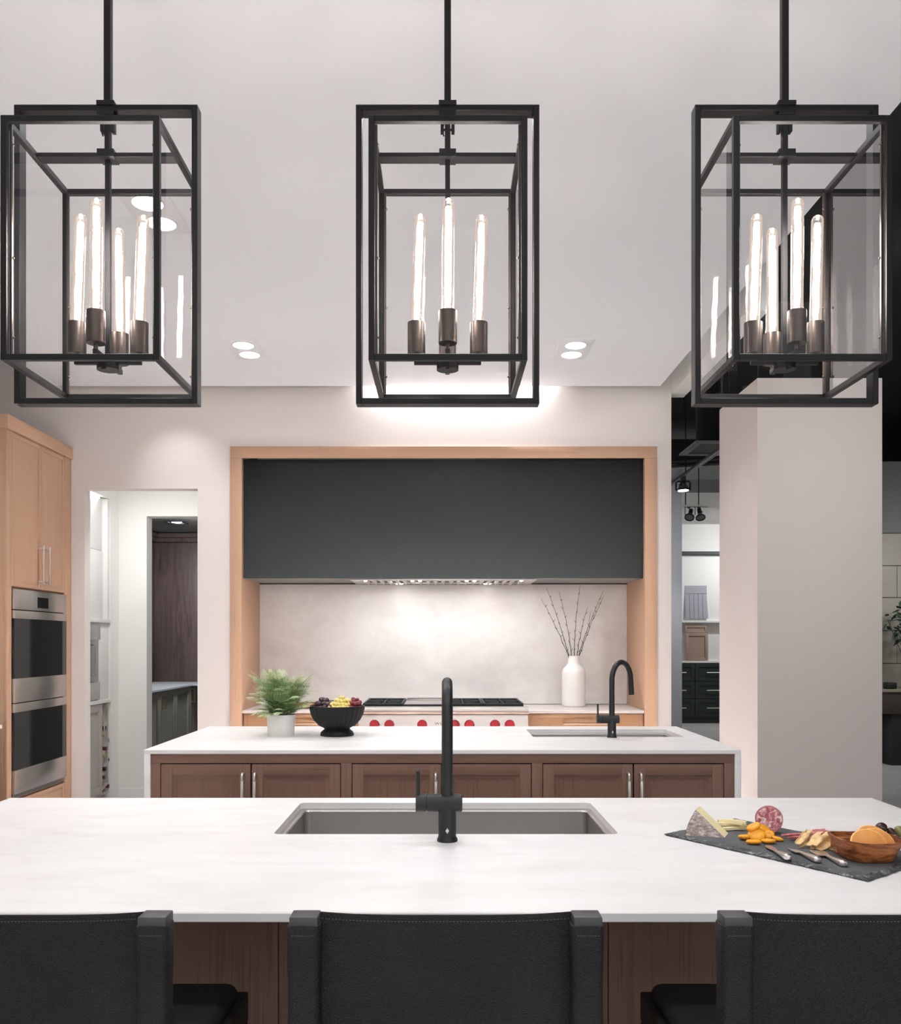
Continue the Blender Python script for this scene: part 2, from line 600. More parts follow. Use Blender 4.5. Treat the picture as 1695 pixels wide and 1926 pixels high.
# slate board
m_, n_, l_, b_ = new_mat('slate')
v_ = tex_coord(n_, l_)
f_ = noise(n_, l_, v_, 9.0, 6)
l_.new(ramp(n_, l_, f_, [(0.3, S(66, 69, 72)), (0.7, S(94, 97, 100))]), b_.inputs['Base Color'])
b_.inputs['Roughness'].default_value = 0.6
bump(n_, l_, b_, noise(n_, l_, v_, 60.0, 6), 0.25)
m_, n_, l_, b_ = new_mat('slate_edge')
v_ = tex_coord(n_, l_)
f_ = noise(n_, l_, v_, 70.0, 6, 0.7, 1.0)
l_.new(ramp(n_, l_, f_, [(0.38, S(36, 38, 40)), (0.55, S(82, 84, 87)), (0.68, S(165, 165, 167))]), b_.inputs['Base Color'])
b_.inputs['Roughness'].default_value = 0.55
bump(n_, l_, b_, f_, 0.9, 0.003)
# food
plain('cheese', S(252, 236, 188), 0.5, sub=0.15)
m_, n_, l_, b_ = new_mat('cheese_rind')
v_ = tex_coord(n_, l_, (1, 1, 2.5))
f_ = noise(n_, l_, v_, 75.0, 6, 0.7)
l_.new(ramp(n_, l_, f_, [(0.34, S(124, 104, 98)), (0.5, S(168, 152, 146)), (0.64, S(220, 213, 209))]), b_.inputs['Base Color'])
b_.inputs['Roughness'].default_value = 0.85
bump(n_, l_, b_, f_, 0.4)
m_, n_, l_, b_ = new_mat('salami')
v_ = tex_coord(n_, l_)
f_ = noise(n_, l_, v_, 62.0, 4, 0.6, 1.2)
l_.new(ramp(n_, l_, f_, [(0.36, S(158, 74, 84)), (0.48, S(194, 112, 120)), (0.55, S(220, 168, 170)), (0.62, S(246, 226, 222))]), b_.inputs['Base Color'])
b_.inputs['Roughness'].default_value = 0.35
plain('salami_skin', S(176, 112, 106), 0.6, var=0.2, vscale=40)
plain('apricot', S(250, 166, 36), 0.42, var=0.14, vscale=45, bmp=0.35, bscale=90, sub=0.2)
plain('cured_meat', S(212, 132, 130), 0.4, var=0.4, vscale=50, bmp=0.2, bscale=120)
plain('crisp', S(240, 200, 144), 0.55, var=0.18, vscale=50, bmp=0.6, bscale=110)
plain('cracker', S(226, 156, 84), 0.6, var=0.14, vscale=25)
plain('cracker_edge', S(246, 196, 128), 0.6)
plain('olive_dark', S(58, 40, 38), 0.25, var=0.3, vscale=60)
plain('olive_green', S(128, 124, 78), 0.3, var=0.25, vscale=60)
m_, n_, l_, b_ = new_mat('olive_wood')
v_ = tex_coord(n_, l_, (6, 6, 26))
f_ = noise(n_, l_, v_, 1.6, 5, 0.6, 2.4)
l_.new(ramp(n_, l_, f_, [(0.34, S(74, 38, 20)), (0.46, S(140, 78, 40)), (0.6, S(182, 112, 62)), (0.72, S(120, 66, 34))]), b_.inputs['Base Color'])
b_.inputs['Roughness'].default_value = 0.42
plain('tray_wood', S(150, 92, 58), 0.55, var=0.3, vscale=30)
# hall, den, showroom
plain('pantry_white', S(226, 224, 221), 0.5)
plain('pantry_grey', S(178, 172, 167), 0.55)
plain('appliance_grey', S(160, 162, 166), 0.3, 0.8)
plain('den_cabinet', S(112, 109, 104), 0.5)
plain('den_counter', S(166, 172, 176), 0.3)
plain('wine_red', S(96, 34, 40), 0.4)
plain('wine_dark', S(44, 44, 48), 0.4)
plain('wine_gold', S(176, 150, 104), 0.4)
plain('wine_silver', S(140, 140, 144), 0.4)
plain('bottle_glass', S(22, 26, 22), 0.1)
plain('drawer_green', S(44, 52, 50), 0.5)
plain('display_white', S(238, 236, 232), 0.7)
plain('sample_grey', S(168, 168, 176), 0.6)
plain('sample_tan', S(172, 146, 130), 0.6)
plain('line_dark', S(62, 66, 66), 0.6)
plain('bath_tile', S(150, 143, 132), 0.5, var=0.06, vscale=4)
plain('vanity_brown', S(58, 48, 42), 0.5)
plain('vanity_top', S(140, 130, 116), 0.4)
plain('reflector', S(120, 120, 122), 0.35, 0.4)
plain('diffuser_grey', S(120, 120, 120), 0.5)
plain('leaf_dark', S(44, 64, 46), 0.6)

# ------------------------------------------------------------------ setting
WALL_Y = 6.47
DX0, DX1, DTOP = -2.663, -1.824, 2.56            # doorway in the back wall
NX0, NX1, NTOP = -1.565, 1.570, 2.862           # cooking alcove
WR = 1.692                                      # right end of the back wall
mb = MB()
mb.box(-9, 14, -4, 20, -0.1, 0.0)
struct('floor', mb, 'floor_tile')
mb = MB()
T = WALL_Y + 0.105
mb.box(-3.5, DX0, WALL_Y, T, 0, 3.9)
mb.box(DX0, DX1, WALL_Y, T, DTOP, 3.9)
mb.box(DX1, NX0, WALL_Y, T, 0, 3.9)
mb.box(NX0, NX1, WALL_Y, T, NTOP, 3.9)
mb.box(NX1, WR, WALL_Y, T, 0, 3.9)
struct('wall_back', mb, 'wall_paint')
mb = MB()
mb.box(-3.55, -3.42, -4, T, 0, 4.2)
struct('wall_left', mb, 'wall_paint')
mb = MB()
mb.box(-2.885, 1.592, -3.5, 6.40, CEIL, CEIL + 0.09)
struct('ceiling', mb, 'ceiling_paint')
mb = MB()
mb.box(-3.55, 14, -4, 20, 4.6, 4.7)
struct('ceiling_plenum', mb, 'plenum_black')
mb = MB()
mb.box(WR, WR + 0.12, 4.85, T, 3.266, 4.5)
struct('trim_1', mb, 'hall_paint')
mb = MB()
P1 = at(1425, 711, 5.38); P2 = at(1659.5, 711, 5.38)
mb.box(P1.x, P2.x, 5.38, 6.12, 0, P1.z)
struct('wall_pillar', mb, 'pillar_paint')
# hall behind the doorway
mb = MB()
mb.box(-3.5, -2.885, 7.55, 7.75, 0, 2.9)
mb.box(-3.5, -3.42, T, 7.55, 0, 2.66)
mb.box(-3.5, -2.885, T, 7.55, 2.66, 2.9)
struct('wall_hall_left', mb, 'hall_paint')
mb = MB()
HX = -2.637
mb.box(-3.5, HX, 7.75, 7.89, 0, 3.0)
mb.box(HX, -1.7, 7.75, 7.89, 2.54, 3.0)
mb.box(-1.75, -1.6, T, 7.89, 0, 3.0)
struct('wall_hall_back', mb, 'hall_paint')
mb = MB()
mb.box(-3.5, -1.6, T, 7.89, 2.9, 3.0)
struct('ceiling_hall', mb, 'hall_paint')
mb = MB()
mb.box(-2.885, HX, 7.735, 7.75, 0, 0.12, 0.002)
struct('baseboard_hall', mb, 'hall_paint')
# den beyond the hall
mb = MB()
mb.box(-4.0, -3.73, 7.89, 11.3, 0, 3.0)
struct('wall_den_left', mb, 'dark_ceiling')
mb = MB()
mb.box(-4.0, -1.4, 11.22, 11.35, 0, 3.0)
struct('wall_den_back', mb, 'dark_ceiling')
mb = MB()
mb.box(-1.6, -1.45, 7.89, 11.3, 0, 3.0)
struct('wall_den_right', mb, 'dark_ceiling')
mb = MB()
mb.box(-4.0, -1.45, 7.89, 11.35, 2.82, 3.0)
struct('ceiling_den', mb, 'dark_ceiling')
# showroom to the right
mb = MB()
mb.box(1.6, at(1283, 0, 9.6).x, 9.6, 9.75, 0, at(0, 881, 9.6).z)
struct('wall_partition', mb, 'grey_paint')
mb = MB()
mb.box(1.0, 8.0, 15.6, 15.75, 0, 4.6)
struct('wall_showroom', mb, 'display_white')
mb = MB()
mb.box(2.0, 8.0, 12.3, 15.6, 3.53, 3.70)
struct('ceiling_showroom', mb, 'display_white')
mb = MB()
mb.box(2.0, 8.0, 12.27, 12.30, 3.53, 3.71)
struct('trim_2', mb, 'grey_paint')
mb = MB()
mb.box(8.0, 8.1, -4, 20, 0, 4.6)
struct('wall_right', mb, 'plenum_black')
mb = MB()
mb.box(1.0, 8.0, 16.5, 16.6, 0, 4.6)
struct('wall_far', mb, 'plenum_black')
# ------------------------------------------------------------------ islands
TOP = 0.914
# front island
FX0, FX1, FY0, FY1 = -1.410, 1.395, 1.634, 2.838
mb = MB()
slab(mb, FX0, FX1, FY0, FY1, TOP - 0.019, TOP, hole=(-0.449, 0.463, 2.300, 2.748), hr=0.016)
mb.box(FX0, FX0 + 0.029, FY0, FY1, 0, TOP - 0.019, 0.002)
mb.box(FX1 - 0.029, FX1, FY0, FY1, 0, TOP - 0.019, 0.002)
o = mb.build('island_countertop', 'quartz')
tag(o, 'white quartz top of the front island with the large sink and slate board', 'countertop')
t = thing('island_cabinet', (0, 2.4, 0), 'dark walnut base of the front island behind the bar stools', 'cabinet')
PY = 1.98
cx0, cx1 = FX0 + 0.031, FX1 - 0.031
mb = MB()
mb.box(cx0, cx0 + 0.02, PY + 0.03, FY1 - 0.03, 0.1, TOP - 0.021)
mb.box(cx1 - 0.02, cx1, PY + 0.03, FY1 - 0.03, 0.1, TOP - 0.021)
mb.box(cx0, cx1, FY1 - 0.032, FY1 - 0.012, 0.1, TOP - 0.021)
mb.box(cx0, cx1, PY + 0.03, FY1 - 0.03, 0.1, 0.12)
mb.box(cx0, cx1, PY + 0.03, PY + 0.05, 0.1, TOP - 0.021)
mb.box(cx0 + 0.02, cx1 - 0.02, PY + 0.09, FY1 - 0.09, 0, 0.1)
mb.build('carcass', 'walnut_v', t)
fr = Front('-Y', PY + 0.03)
for a0, a1 in ((cx0, -0.376), (-0.374, 0.374), (0.376, cx1)):
    panel_door(fr, a0, a1, 0.10, TOP - 0.021, t, ('walnut_v', 'walnut_h'), t=0.028, stile=0.042, rec=0.016, slope=0.016, name='back_panel')

def build_sink(x0, x1, y0, y1, depth, label, zt=TOP - 0.0195):
    """undermount basin with rounded corners, hung under the stone"""
    def ring(i, z, r):
        out = []
        for cx, cy, a in ((x1 - i - r, y1 - i - r, 0), (x0 + i + r, y1 - i - r, 90), (x0 + i + r, y0 + i + r, 180), (x1 - i - r, y0 + i + r, 270)):
            for k in range(7):
                q = R(a + 15 * k)
                out.append(Vector((cx + r * math.cos(q), cy + r * math.sin(q), z)))
        return out
    t = thing('sink', ((x0 + x1) / 2, (y0 + y1) / 2, zt - depth), label, 'sink')
    m = MB()
    m.loops([ring(0.0145, zt - 0.006, 0.019), ring(0.015, zt - depth + 0.02, 0.019), ring(0.022, zt - depth + 0.005, 0.022), ring(0.036, zt - depth, 0.022)], False, True)
    m.build('basin', 'sink_steel', t, flip=True)
    m = MB()
    m.loops([ring(-0.022, zt - 0.002, 0.03), ring(-0.022, zt, 0.03), ring(0.008, zt, 0.016), ring(0.0125, zt - 0.0015, 0.018), ring(0.0145, zt - 0.006, 0.019)], False, False)
    m.build('rim', 'steel', t)
    d = MB()
    d.cyl(((x0 + x1) / 2, (y0 + y1) / 2 + 0.05, zt - depth + 0.0006), ((x0 + x1) / 2, (y0 + y1) / 2 + 0.05, zt - depth + 0.004), 0.055, 0.05)
    d.build('drain', 'steel', t)
    return t
build_sink(-0.449, 0.463, 2.300, 2.748, 0.24, 'large stainless undermount sink in the front island')

def build_faucet(x, y, swing, label):
    t = thing('faucet', (x, y, TOP), label, 'faucet')
    m = MB()
    m.lathe([(0.0262, 0), (0.0262, 0.006), (0.0235, 0.010), (0.0225, 0.014), (0.0225, 0.105)], (x, y, TOP), 32)
    b = m.build('base', 'black_matte', t)
    e = MB()
    fz = TOP + 0.030
    e.cyl((x, y - 0.0222, fz), (x, y - 0.0234, fz), 0.0042, n=16)
    e.box(x - 0.0012, x + 0.0012, y - 0.0236, y - 0.0222, fz - 0.0065, fz + 0.0065)
    e.build('emblem', 'white_mark', b)
    m = MB()
    bz = TOP + 0.097
    m.cyl((x - 0.052, y, bz), (x + 0.036, y, bz), 0.0225, n=32)
    m.cyl((x + 0.036, y, bz), (x + 0.038, y, bz), 0.0225, 0.0205, n=32)
    m.build('mixer_body', 'black_matte', t)
    m = MB()
    m.cyl((x - 0.0535, y, bz), (x - 0.0525, y, bz), 0.0205, n=32)
    m.cyl((x - 0.080, y, bz), (x - 0.0535, y, bz), 0.0225, n=32)
    h = m.build('handle', 'black_matte', t)
    m = MB()
    m.cyl((x - 0.0745, y, bz + 0.02), (x - 0.0745, y, bz + 0.081), 0.0050, n=16)
    m.build('lever', 'black_matte', h)
    rad = 0.098
    d = Vector((math.sin(swing), math.cos(swing), 0))
    z0, zc = bz + 0.010, TOP + 0.413 - 0.0145 - rad
    pts = [Vector((x, y, z0 + (zc - z0) * k / 6)) for k in range(7)]
    for k in range(1, 20):
        q = R(9.4 * k)
        pts.append(Vector((x, y, zc)) + d * (rad - rad * math.cos(q)) + Vector((0, 0, rad * math.sin(q))))
    m = MB()
    m.tube(pts, 0.0142, 20)
    m.cyl((x, y, z0 + 0.03), (x, y, z0 + 0.062), 0.0150, n=24)
    sp = m.build('spout', 'black_matte', t)
    m = MB()
    dr = (pts[-1] - pts[-2]).normalized()
    m.cyl(pts[-1], pts[-1] + dr * 0.085, 0.0146, 0.0152, n=24)
    m.build('spray_head', 'black_matte', sp)
    return t
build_faucet(0.010, 2.222, R(0.1), 'matte black faucet at the big sink in the front island')

# back island
BX0, BX1, BY0, BY1 = -1.411, 1.404, 4.109, 5.253
mb = MB()
slab(mb, BX0, BX1, BY0, BY1, TOP - 0.021, TOP, hole=(0.480, 1.290, 4.665, 5.065), hr=0.014)
mb.box(BX0, BX0 + 0.029, BY0, BY1, 0, TOP - 0.020, 0.0015)
mb.box(BX1 - 0.029, BX1, BY0, BY1, 0, TOP - 0.020, 0.0015)
o = mb.build('island_countertop', 'quartz')
tag(o, 'white waterfall quartz top of the rear island under the fern and fruit bowl', 'countertop')
build_sink(0.480, 1.290, 4.665, 5.065, 0.2, 'long narrow-looking sink in the rear island top', TOP - 0.0215)
build_faucet(0.897, 4.640, R(42), 'matte black faucet on the rear island with its spout swung right')

t = thing('island_cabinet', (0, 4.68, 0), 'dark walnut base of the rear island with framed doors and nickel pulls', 'cabinet')
ax0, ax1 = BX0 + 0.030, BX1 - 0.030
CY = BY0 + 0.008
ztop = TOP - 0.0225
mb = MB()
mb.box(ax0, ax0 + 0.02, CY + 0.022, BY1 - 0.02, 0.1, ztop)
mb.box(ax1 - 0.02, ax1, CY + 0.022, BY1 - 0.02, 0.1, ztop)
mb.box(ax0, ax1, BY1 - 0.03, BY1 - 0.01, 0.1, ztop)
mb.box(ax0, ax1, CY + 0.022, BY1 - 0.03, 0.1, 0.12)
mb.box(ax0 + 0.02, ax1 - 0.02, CY + 0.09, BY1 - 0.09, 0, 0.1)
mb.build('carcass', 'walnut_v', t)
# stiles seen at the pixels of the photograph
def bx(u):
    return (u - U0) * CY / F_PX
st = [(bx(282.5), bx(301.5)), (bx(641.5), bx(661.5)), (bx(1000.5), bx(1020.5)), (bx(1362.5), bx(1383))]
st[0] = (ax0, st[0][1]); st[3] = (st[3][0], ax1)
rail_z = CAM_Z - (1435.5 - V0) * CY / F_PX
for a0, a1 in st:
    m = MB()
    m.box(a0, a1, CY, CY + 0.022, 0.1, rail_z + 0.0, 0.0006)
    m.build('stile', 'walnut_v', t)
m = MB()
m.box(ax0, ax1, CY, CY + 0.022, rail_z, ztop, 0.0006)
m.build('top_rail', 'walnut_h', t)
m = MB()
m.box(ax0, ax1, CY, CY + 0.022, 0.1, 0.14, 0.0006)
m.build('bottom_rail', 'walnut_h', t)
m = MB()
m.box(st[0][1] - 0.005, st[3][0] + 0.005, CY + 0.0222, CY + 0.024, 0.12, rail_z + 0.02)
m.build('gap_shade', 'dark_gap', t)  # dark sheet behind the doors, paints the shade in their gaps

def arched_pull(fr, a, z1, length, parent, mat='nickel', w=0.013):
    """bar pull whose rounded ends turn back to the door"""
    m = MB()
    for z, sgn in ((z1, -1), (z1 - length, 1)):
        pts = [fr.p(a, d, z) for d in (0, 0.012, 0.024)]
        for k in range(1, 5):
            q = R(22.5 * k)
            pts.append(fr.p(a, 0.024 + 0.011 * math.sin(q), z + sgn * (0.011 - 0.011 * math.cos(q))))
        pts.append(fr.p(a, 0.035, z + sgn * 0.030))
        m.tube(pts, 0.0066, 12)
        fr.box(m, a - w / 2 - 0.001, a + w / 2 + 0.001, 0.028, 0.042, z + sgn * 0.031, z + sgn * 0.034)
    fr.box(m, a - w / 2, a + w / 2, 0.030, 0.0405, z1 - length + 0.034, z1 - 0.034, 0.0025)
    m.build('handle', mat, parent)

fr = Front('-Y', CY + 0.0205)
mid = [bx(472.3), bx(831.0), bx(1191.8)]
g = 0.0036
pull_u = ((458.5, 481.5), (820, 843), (1181, 1204))
for k in range(3):
    l0, l1 = st[k][1] + g, mid[k] - g
    r0, r1 = mid[k] + g, st[k + 1][0] - g
    for i, (a0, a1) in enumerate(((l0, l1), (r0, r1))):
        d = panel_door(fr, a0, a1, 0.143, rail_z - 0.0052, t, ('walnut_v', 'walnut_h'), t=0.0195, stile=0.052, rec=0.014, slope=0.022)
        arched_pull(Front('-Y', CY + 0.001), bx(pull_u[k][i]), CAM_Z - (1454.0 - V0) * CY / F_PX, 0.22, d)

# ------------------------------------------------------------------ pendants
PLY = 2.24
def build_pendant():
    t = thing('lantern_pendant', (0.011, PLY, 2.089), None, 'pendant light', 'black lantern pendants over the front island')
    X = 0.011
    zb, zt = 2.089, 2.669
    hw, hy = 0.1885, 0.1755
    w = 0.0145
    # open box of thin bars
    m = MB()
    for sx in (-1, 1):
        for sy in (-1, 1):
            cx, cy = X + sx * (hw - w / 2), PLY + sy * (hy - w / 2)
            m.box(cx - w / 2, cx + w / 2, cy - w / 2, cy + w / 2, zb, zt, 0.0008, seg=1)
    for z in (zb + w / 2, zt - w / 2):
        for sy in (-1, 1):
            cy = PLY + sy * (hy - w / 2)
            m.box(X - hw + w, X + hw - w, cy - w / 2, cy + w / 2, z - w / 2, z + w / 2, 0.0008, seg=1)
        for sx in (-1, 1):
            cx = X + sx * (hw - w / 2)
            m.box(cx - w / 2, cx + w / 2, PLY - hy + w, PLY + hy - w, z - w / 2, z + w / 2, 0.0008, seg=1)
    f = m.build('box_frame', 'bronze', t)
    # glazing beads and screws on the inside of the posts
    sc = MB()
    for sx in (-1, 1):
        for sy in (-1, 1):
            cx, cy = X + sx * (hw - w - 0.003), PLY + sy * (hy - w - 0.003)
            m = MB()
            m.box(cx - 0.003, cx + 0.003, cy - 0.003, cy + 0.003, zb + w, zt - w)
            m.build('glazing_bead', 'socket_bronze', f)
            for z in (zb + 0.06, (zb + zt) / 2 - 0.04, zt - 0.06):
                sc.ball((cx - sx * 0.003, cy - sy * 0.0035, z), 0.0035, u=8, v=6)
    tag(sc.build('screws', 'socket_bronze', f), kind='stuff')
    # panes
    g = 0.0025
    for sy in (-1, 1):
        m = MB()
        cy = PLY + sy * (hy - w / 2 + 0.0)
        m.face([(X - hw + w, cy, zb + w), (X + hw - w, cy, zb + w), (X + hw - w, cy, zt - w), (X - hw + w, cy, zt - w)])
        m.build('pane', 'pane_glass', t)
    for sx in (-1, 1):
        m = MB()
        cx = X + sx * (hw - w / 2)
        m.face([(cx, PLY - hy + w, zb + w), (cx, PLY + hy - w, zb + w), (cx, PLY + hy - w, zt - w), (cx, PLY - hy + w, zt - w)])
        m.build('pane', 'pane_glass', t)
    # tall flat loop around the box
    m = MB()
    lw, z0, z1, d = 0.234, 2.028, 2.791, 0.018
    b = 0.0148
    m.box(X - lw, X - lw + b, PLY - d, PLY + d, z0, z1, 0.001, seg=1)
    m.box(X + lw - b, X + lw, PLY - d, PLY + d, z0, z1, 0.001, seg=1)
    m.box(X - lw + b, X + lw - b, PLY - d, PLY + d, z0, z0 + b, 0.001, seg=1)
    m.box(X - lw + b, X + lw - b, PLY - d, PLY + d, z1 - b, z1, 0.001, seg=1)
    m.build('loop_frame', 'bronze', t)
    # stem, clamp, yoke and link
    m = MB()
    m.rod((X, PLY, z1 + 0.008), (X, PLY, CEIL - 0.02), 0.017, 0.017)
    st_ = m.build('stem', 'bronze', t)
    m = MB()
    m.box(X - 0.065, X + 0.065, PLY - 0.065, PLY + 0.065, CEIL - 0.022, CEIL, 0.002)
    m.build('canopy', 'bronze', st_)
    m = MB()
    m.box(X - 0.0225, X + 0.0225, PLY - 0.0225, PLY + 0.0225, z1 - 0.003, z1 + 0.009, 0.001)
    m.box(X - 0.0215, X + 0.0215, PLY - 0.0215, PLY + 0.0215, z1 - b - 0.012, z1 - b - 0.001, 0.001)
    m.build('clamp', 'bronze', t)
    m = MB()
    for sx in (-1, 1):
        m.box(X + sx * 0.0095, X + sx * 0.018, PLY - 0.009, PLY + 0.009, z1 - b - 0.048, z1 - b - 0.010, 0.001)
    m.cyl((X - 0.018, PLY, z1 - b - 0.040), (X + 0.018, PLY, z1 - b - 0.040), 0.003, n=10)
    m.build('yoke', 'bronze', t)
    m = MB()
    m.rod((X, PLY, zt), (X, PLY, z1 - b - 0.026), 0.0145, 0.0145, bev=0.001)
    m.tube([(X - 0.004, PLY - 0.01, z1 - b - 0.02), (X - 0.014, PLY - 0.014, z1 - b - 0.045), (X - 0.010, PLY - 0.010, z1 - b - 0.062), (X - 0.003, PLY - 0.006, z1 - b - 0.055)], 0.0018, 8, m=0)
    m.build('swivel_link', 'bronze', t)
    m = MB()
    m.box(X - hw + w, X + hw - w, PLY - 0.017, PLY + 0.017, zt - 0.011, zt, 0.0008, seg=1)
    m.build('cross_bar', 'bronze', t)
    m = MB()
    m.box(X - 0.0215, X + 0.0215, PLY - 0.0215, PLY + 0.0215, zt - 0.012, zt + 0.008, 0.001)
    m.build('hub', 'bronze', t)
    m = MB()
    m.rod((X, PLY, 2.150), (X, PLY, zt - 0.012), 0.0125, 0.0125)
    m.build('rod', 'bronze', t)
    # candle cluster
    m = MB()
    m.box(X - 0.086, X + 0.086, PLY - 0.006, PLY + 0.006, 2.133, 2.146, 0.001)
    m.box(X - 0.006, X + 0.006, PLY - 0.086, PLY + 0.086, 2.1331, 2.1459, 0.001)
    m.build('cross_arm', 'bronze', t)
    m = MB()
    m.cyl((X, PLY, 2.119), (X, PLY, 2.150), 0.028, n=36)
    m.box(X - 0.005, X + 0.005, PLY - 0.034, PLY - 0.024, 2.112, 2.132, 0.001)
    m.build('cluster_base', 'bronze', t)
    tilt = {(-1, 0): (0.010, 0.0), (1, 0): (0.008, 0.006), (0, -1): (0.002, 0.0), (0, 1): (-0.002, -0.004)}
    for (sx, sy), (tx, ty) in tilt.items():
        cx, cy = X + sx * 0.080, PLY + sy * 0.080
        m = MB()
        m.cyl((cx, cy, 2.160), (cx, cy, 2.240), 0.0228, n=32)
        m.cyl((cx, cy, 2.163), (cx, cy, 2.1635), 0.0232, n=32)
        m.cyl((cx, cy, 2.145), (cx, cy, 2.161), 0.0055, n=12)
        so = m.build('lamp_socket', 'socket_bronze', t)
        zl, zh, r = 2.238, 2.520, 0.0152
        prof = [(0.012, 0.0), (r, 0.01), (r, zh - zl - r)]
        for k in range(1, 7):
            q = R(15 * k)
            prof.append((max(r * math.cos(q), 0.0008), zh - zl - r + r * math.sin(q)))
        m = MB()
        m.lathe(prof, (0, 0, 0), 24)
        sh = Matrix(((1, 0, tx / 0.28, 0), (0, 1, ty / 0.28, 0), (0, 0, 1, 0), (0, 0, 0, 1)))
        bmesh.ops.transform(m.bm, matrix=Matrix.Translation((cx, cy, zl)) @ sh, verts=m.bm.verts)
        bu = m.build('bulb', 'bulb_glass', t)
        m = MB()
        pts = []
        for k in range(25):
            s_ = k / 24
            pts.append((math.sin(s_ * 19) * 0.0010 + tx * s_, math.cos(s_ * 19) * 0.0010 + ty * s_, 0.024 + s_ * 0.236))
        m.tube([Vector(p) + Vector((cx, cy, zl)) for p in pts], [0.005 + 0.0027 * math.sin(math.pi * (0.08 + 0.84 * k / 24)) ** 0.3 for k in range(25)], 10)
        m.build('filament', 'filament', bu)
        m = MB()
        for dx in (-0.005, 0.005):
            m.tube([(cx + dx, cy, zl + 0.004), (cx + dx * 0.7, cy, zl + 0.026)], 0.0009, 6)
        for k in range(5):
            m.ball((cx + 0.0085 + tx * k / 5, cy + ty * k / 5, zl + 0.06 + 0.04 * k), 0.0012, u=6, v=4)
        tag(m.build('support_wires', 'nickel', bu), kind='stuff')
    return t
pend = build_pendant()
labels = ('black lantern pendant nearest the oven tower', 'black lantern pendant above the front island faucet, between two others',
          'black lantern pendant nearest the plain grey pillar')
tag(pend, labels[1])
for x, lb in ((-0.861, labels[0]), (0.876, labels[2])):
    c = copy_tree(pend)
    c.location.x = x
    tag(c, lb)
for x, y, lb in ((-1.262, 3.81, 'twin recessed downlight seen through the lantern nearest the oven tower'),
                 (-1.262, 5.59, 'twin recessed downlight between the lantern by the ovens and the middle lantern'),
                 (0.835, 5.59, 'twin recessed downlight between the middle lantern and the lantern by the pillar')):
    t = thing('recessed_downlight', (x, y, CEIL), lb, 'downlight', 'twin recessed downlights in the white ceiling')
    m = MB()
    m.box(x - 0.107, x + 0.107, y - 0.196, y + 0.196, CEIL - 0.004, CEIL, 0.001)
    m.build('trim_plate', 'trim_white', t)
    for dy in (-0.09, 0.09):
        m = MB()
        m.lathe([(0.071, 0.0), (0.071, -0.008), (0.064, -0.008), (0.062, -0.0)], (x, y + dy, CEIL - 0.002), 40, cap0=False, cap1=False)
        lr = m.build('lamp_ring', 'trim_white', t)
        m = MB()
        m.cyl((x, y + dy, CEIL - 0.0065), (x, y + dy, CEIL - 0.0045), 0.062, n=40)
        m.build('lamp_disc', 'lamp_white', lr)

# ------------------------------------------------------------------ cooking alcove
FYA = 6.45
t = thing('alcove_surround', (0, FYA, 0), 'light oak surround framing the black range hood in the back wall', 'surround')
ix0, ix1, iz = -1.492, 1.492, CAM_Z + (V0 - 861.5) * FYA / F_PX
ox0, ox1, oz = at(433, 0, FYA).x, at(1236, 0, FYA).x, CAM_Z + (V0 - 839.5) * FYA / F_PX
for a, b in ((ox0, ix0), (ix1, ox1)):
    m = MB()
    m.box(a, b, FYA, WALL_Y - 0.0005, 0, iz, 0.001)
    m.build('casing', 'oak_v', t)
m = MB()
m.box(ox0, ox1, FYA, WALL_Y - 0.0005, iz + 0.001, oz, 0.001)
m.build('header', 'oak_h', t)
for a, b in ((ix0 - 0.02, ix0), (ix1, ix1 + 0.02)):
    m = MB()
    m.box(a, b, WALL_Y, 7.088, 0, iz)
    m.build('side_panel', 'oak_v', t)
m = MB()
m.box(ix0 - 0.02, ix1 + 0.02, 7.09, 7.115, 0.92, 1.91)
o = m.build('backsplash', 'splash_stone')
tag(o, 'cloudy pale stone backsplash slab behind the range', 'backsplash')
# hood
HZ = 1.898
t = thing('range_hood', (0, 6.8, HZ), 'wide charcoal black range hood filling the oak surround', 'hood')
m = MB()
m.box(ix0 + 0.002, ix1 - 0.002, 6.50, 6.53, HZ, iz - 0.001, 0.001)
m.build('front_panel', 'hood_black', t)
m = MB()
m.box(ix0 + 0.002, ix1 - 0.002, 6.53, 7.085, HZ, HZ + 0.02)
m.build('underside', 'hood_under', t)
m = MB()
m.box(ix0 + 0.002, ix1 - 0.002, 7.06, 7.088, HZ - 0.008, HZ)
m.build('rear_lip', 'hood_black', t)
ins = MB()
iy0, iy1, a0, a1 = 6.535, 6.98, -0.70, 0.70
ins.box(a0, a1, iy0, iy0 + 0.06, HZ - 0.012, HZ, 0.001)
ins.box(a0, a1, iy1 - 0.08, iy1, HZ - 0.012, HZ, 0.001)
ins.box(a0, a0 + 0.08, iy0 + 0.06, iy1 - 0.08, HZ - 0.012, HZ, 0.001)
ins.box(a1 - 0.08, a1, iy0 + 0.06, iy1 - 0.08, HZ - 0.012, HZ, 0.001)
ins = ins.build('filter_tray', 'steel', t)
for k in range(21):
    x = a0 + 0.11 + k * (a1 - a0 - 0.22) / 20
    m = MB()
    m.cyl((x, iy0 + 0.06, HZ - 0.004), (x, iy1 - 0.08, HZ - 0.004), 0.017, n=8)
    m.build('baffle', 'steel_y', ins)
for x in (-0.35, 0.35):
    m = MB()
    m.cyl((x, 6.95, HZ - 0.0135), (x, 6.95, HZ - 0.0115), 0.03, n=24)
    m.build('lamp_disc', 'lamp_white', t)

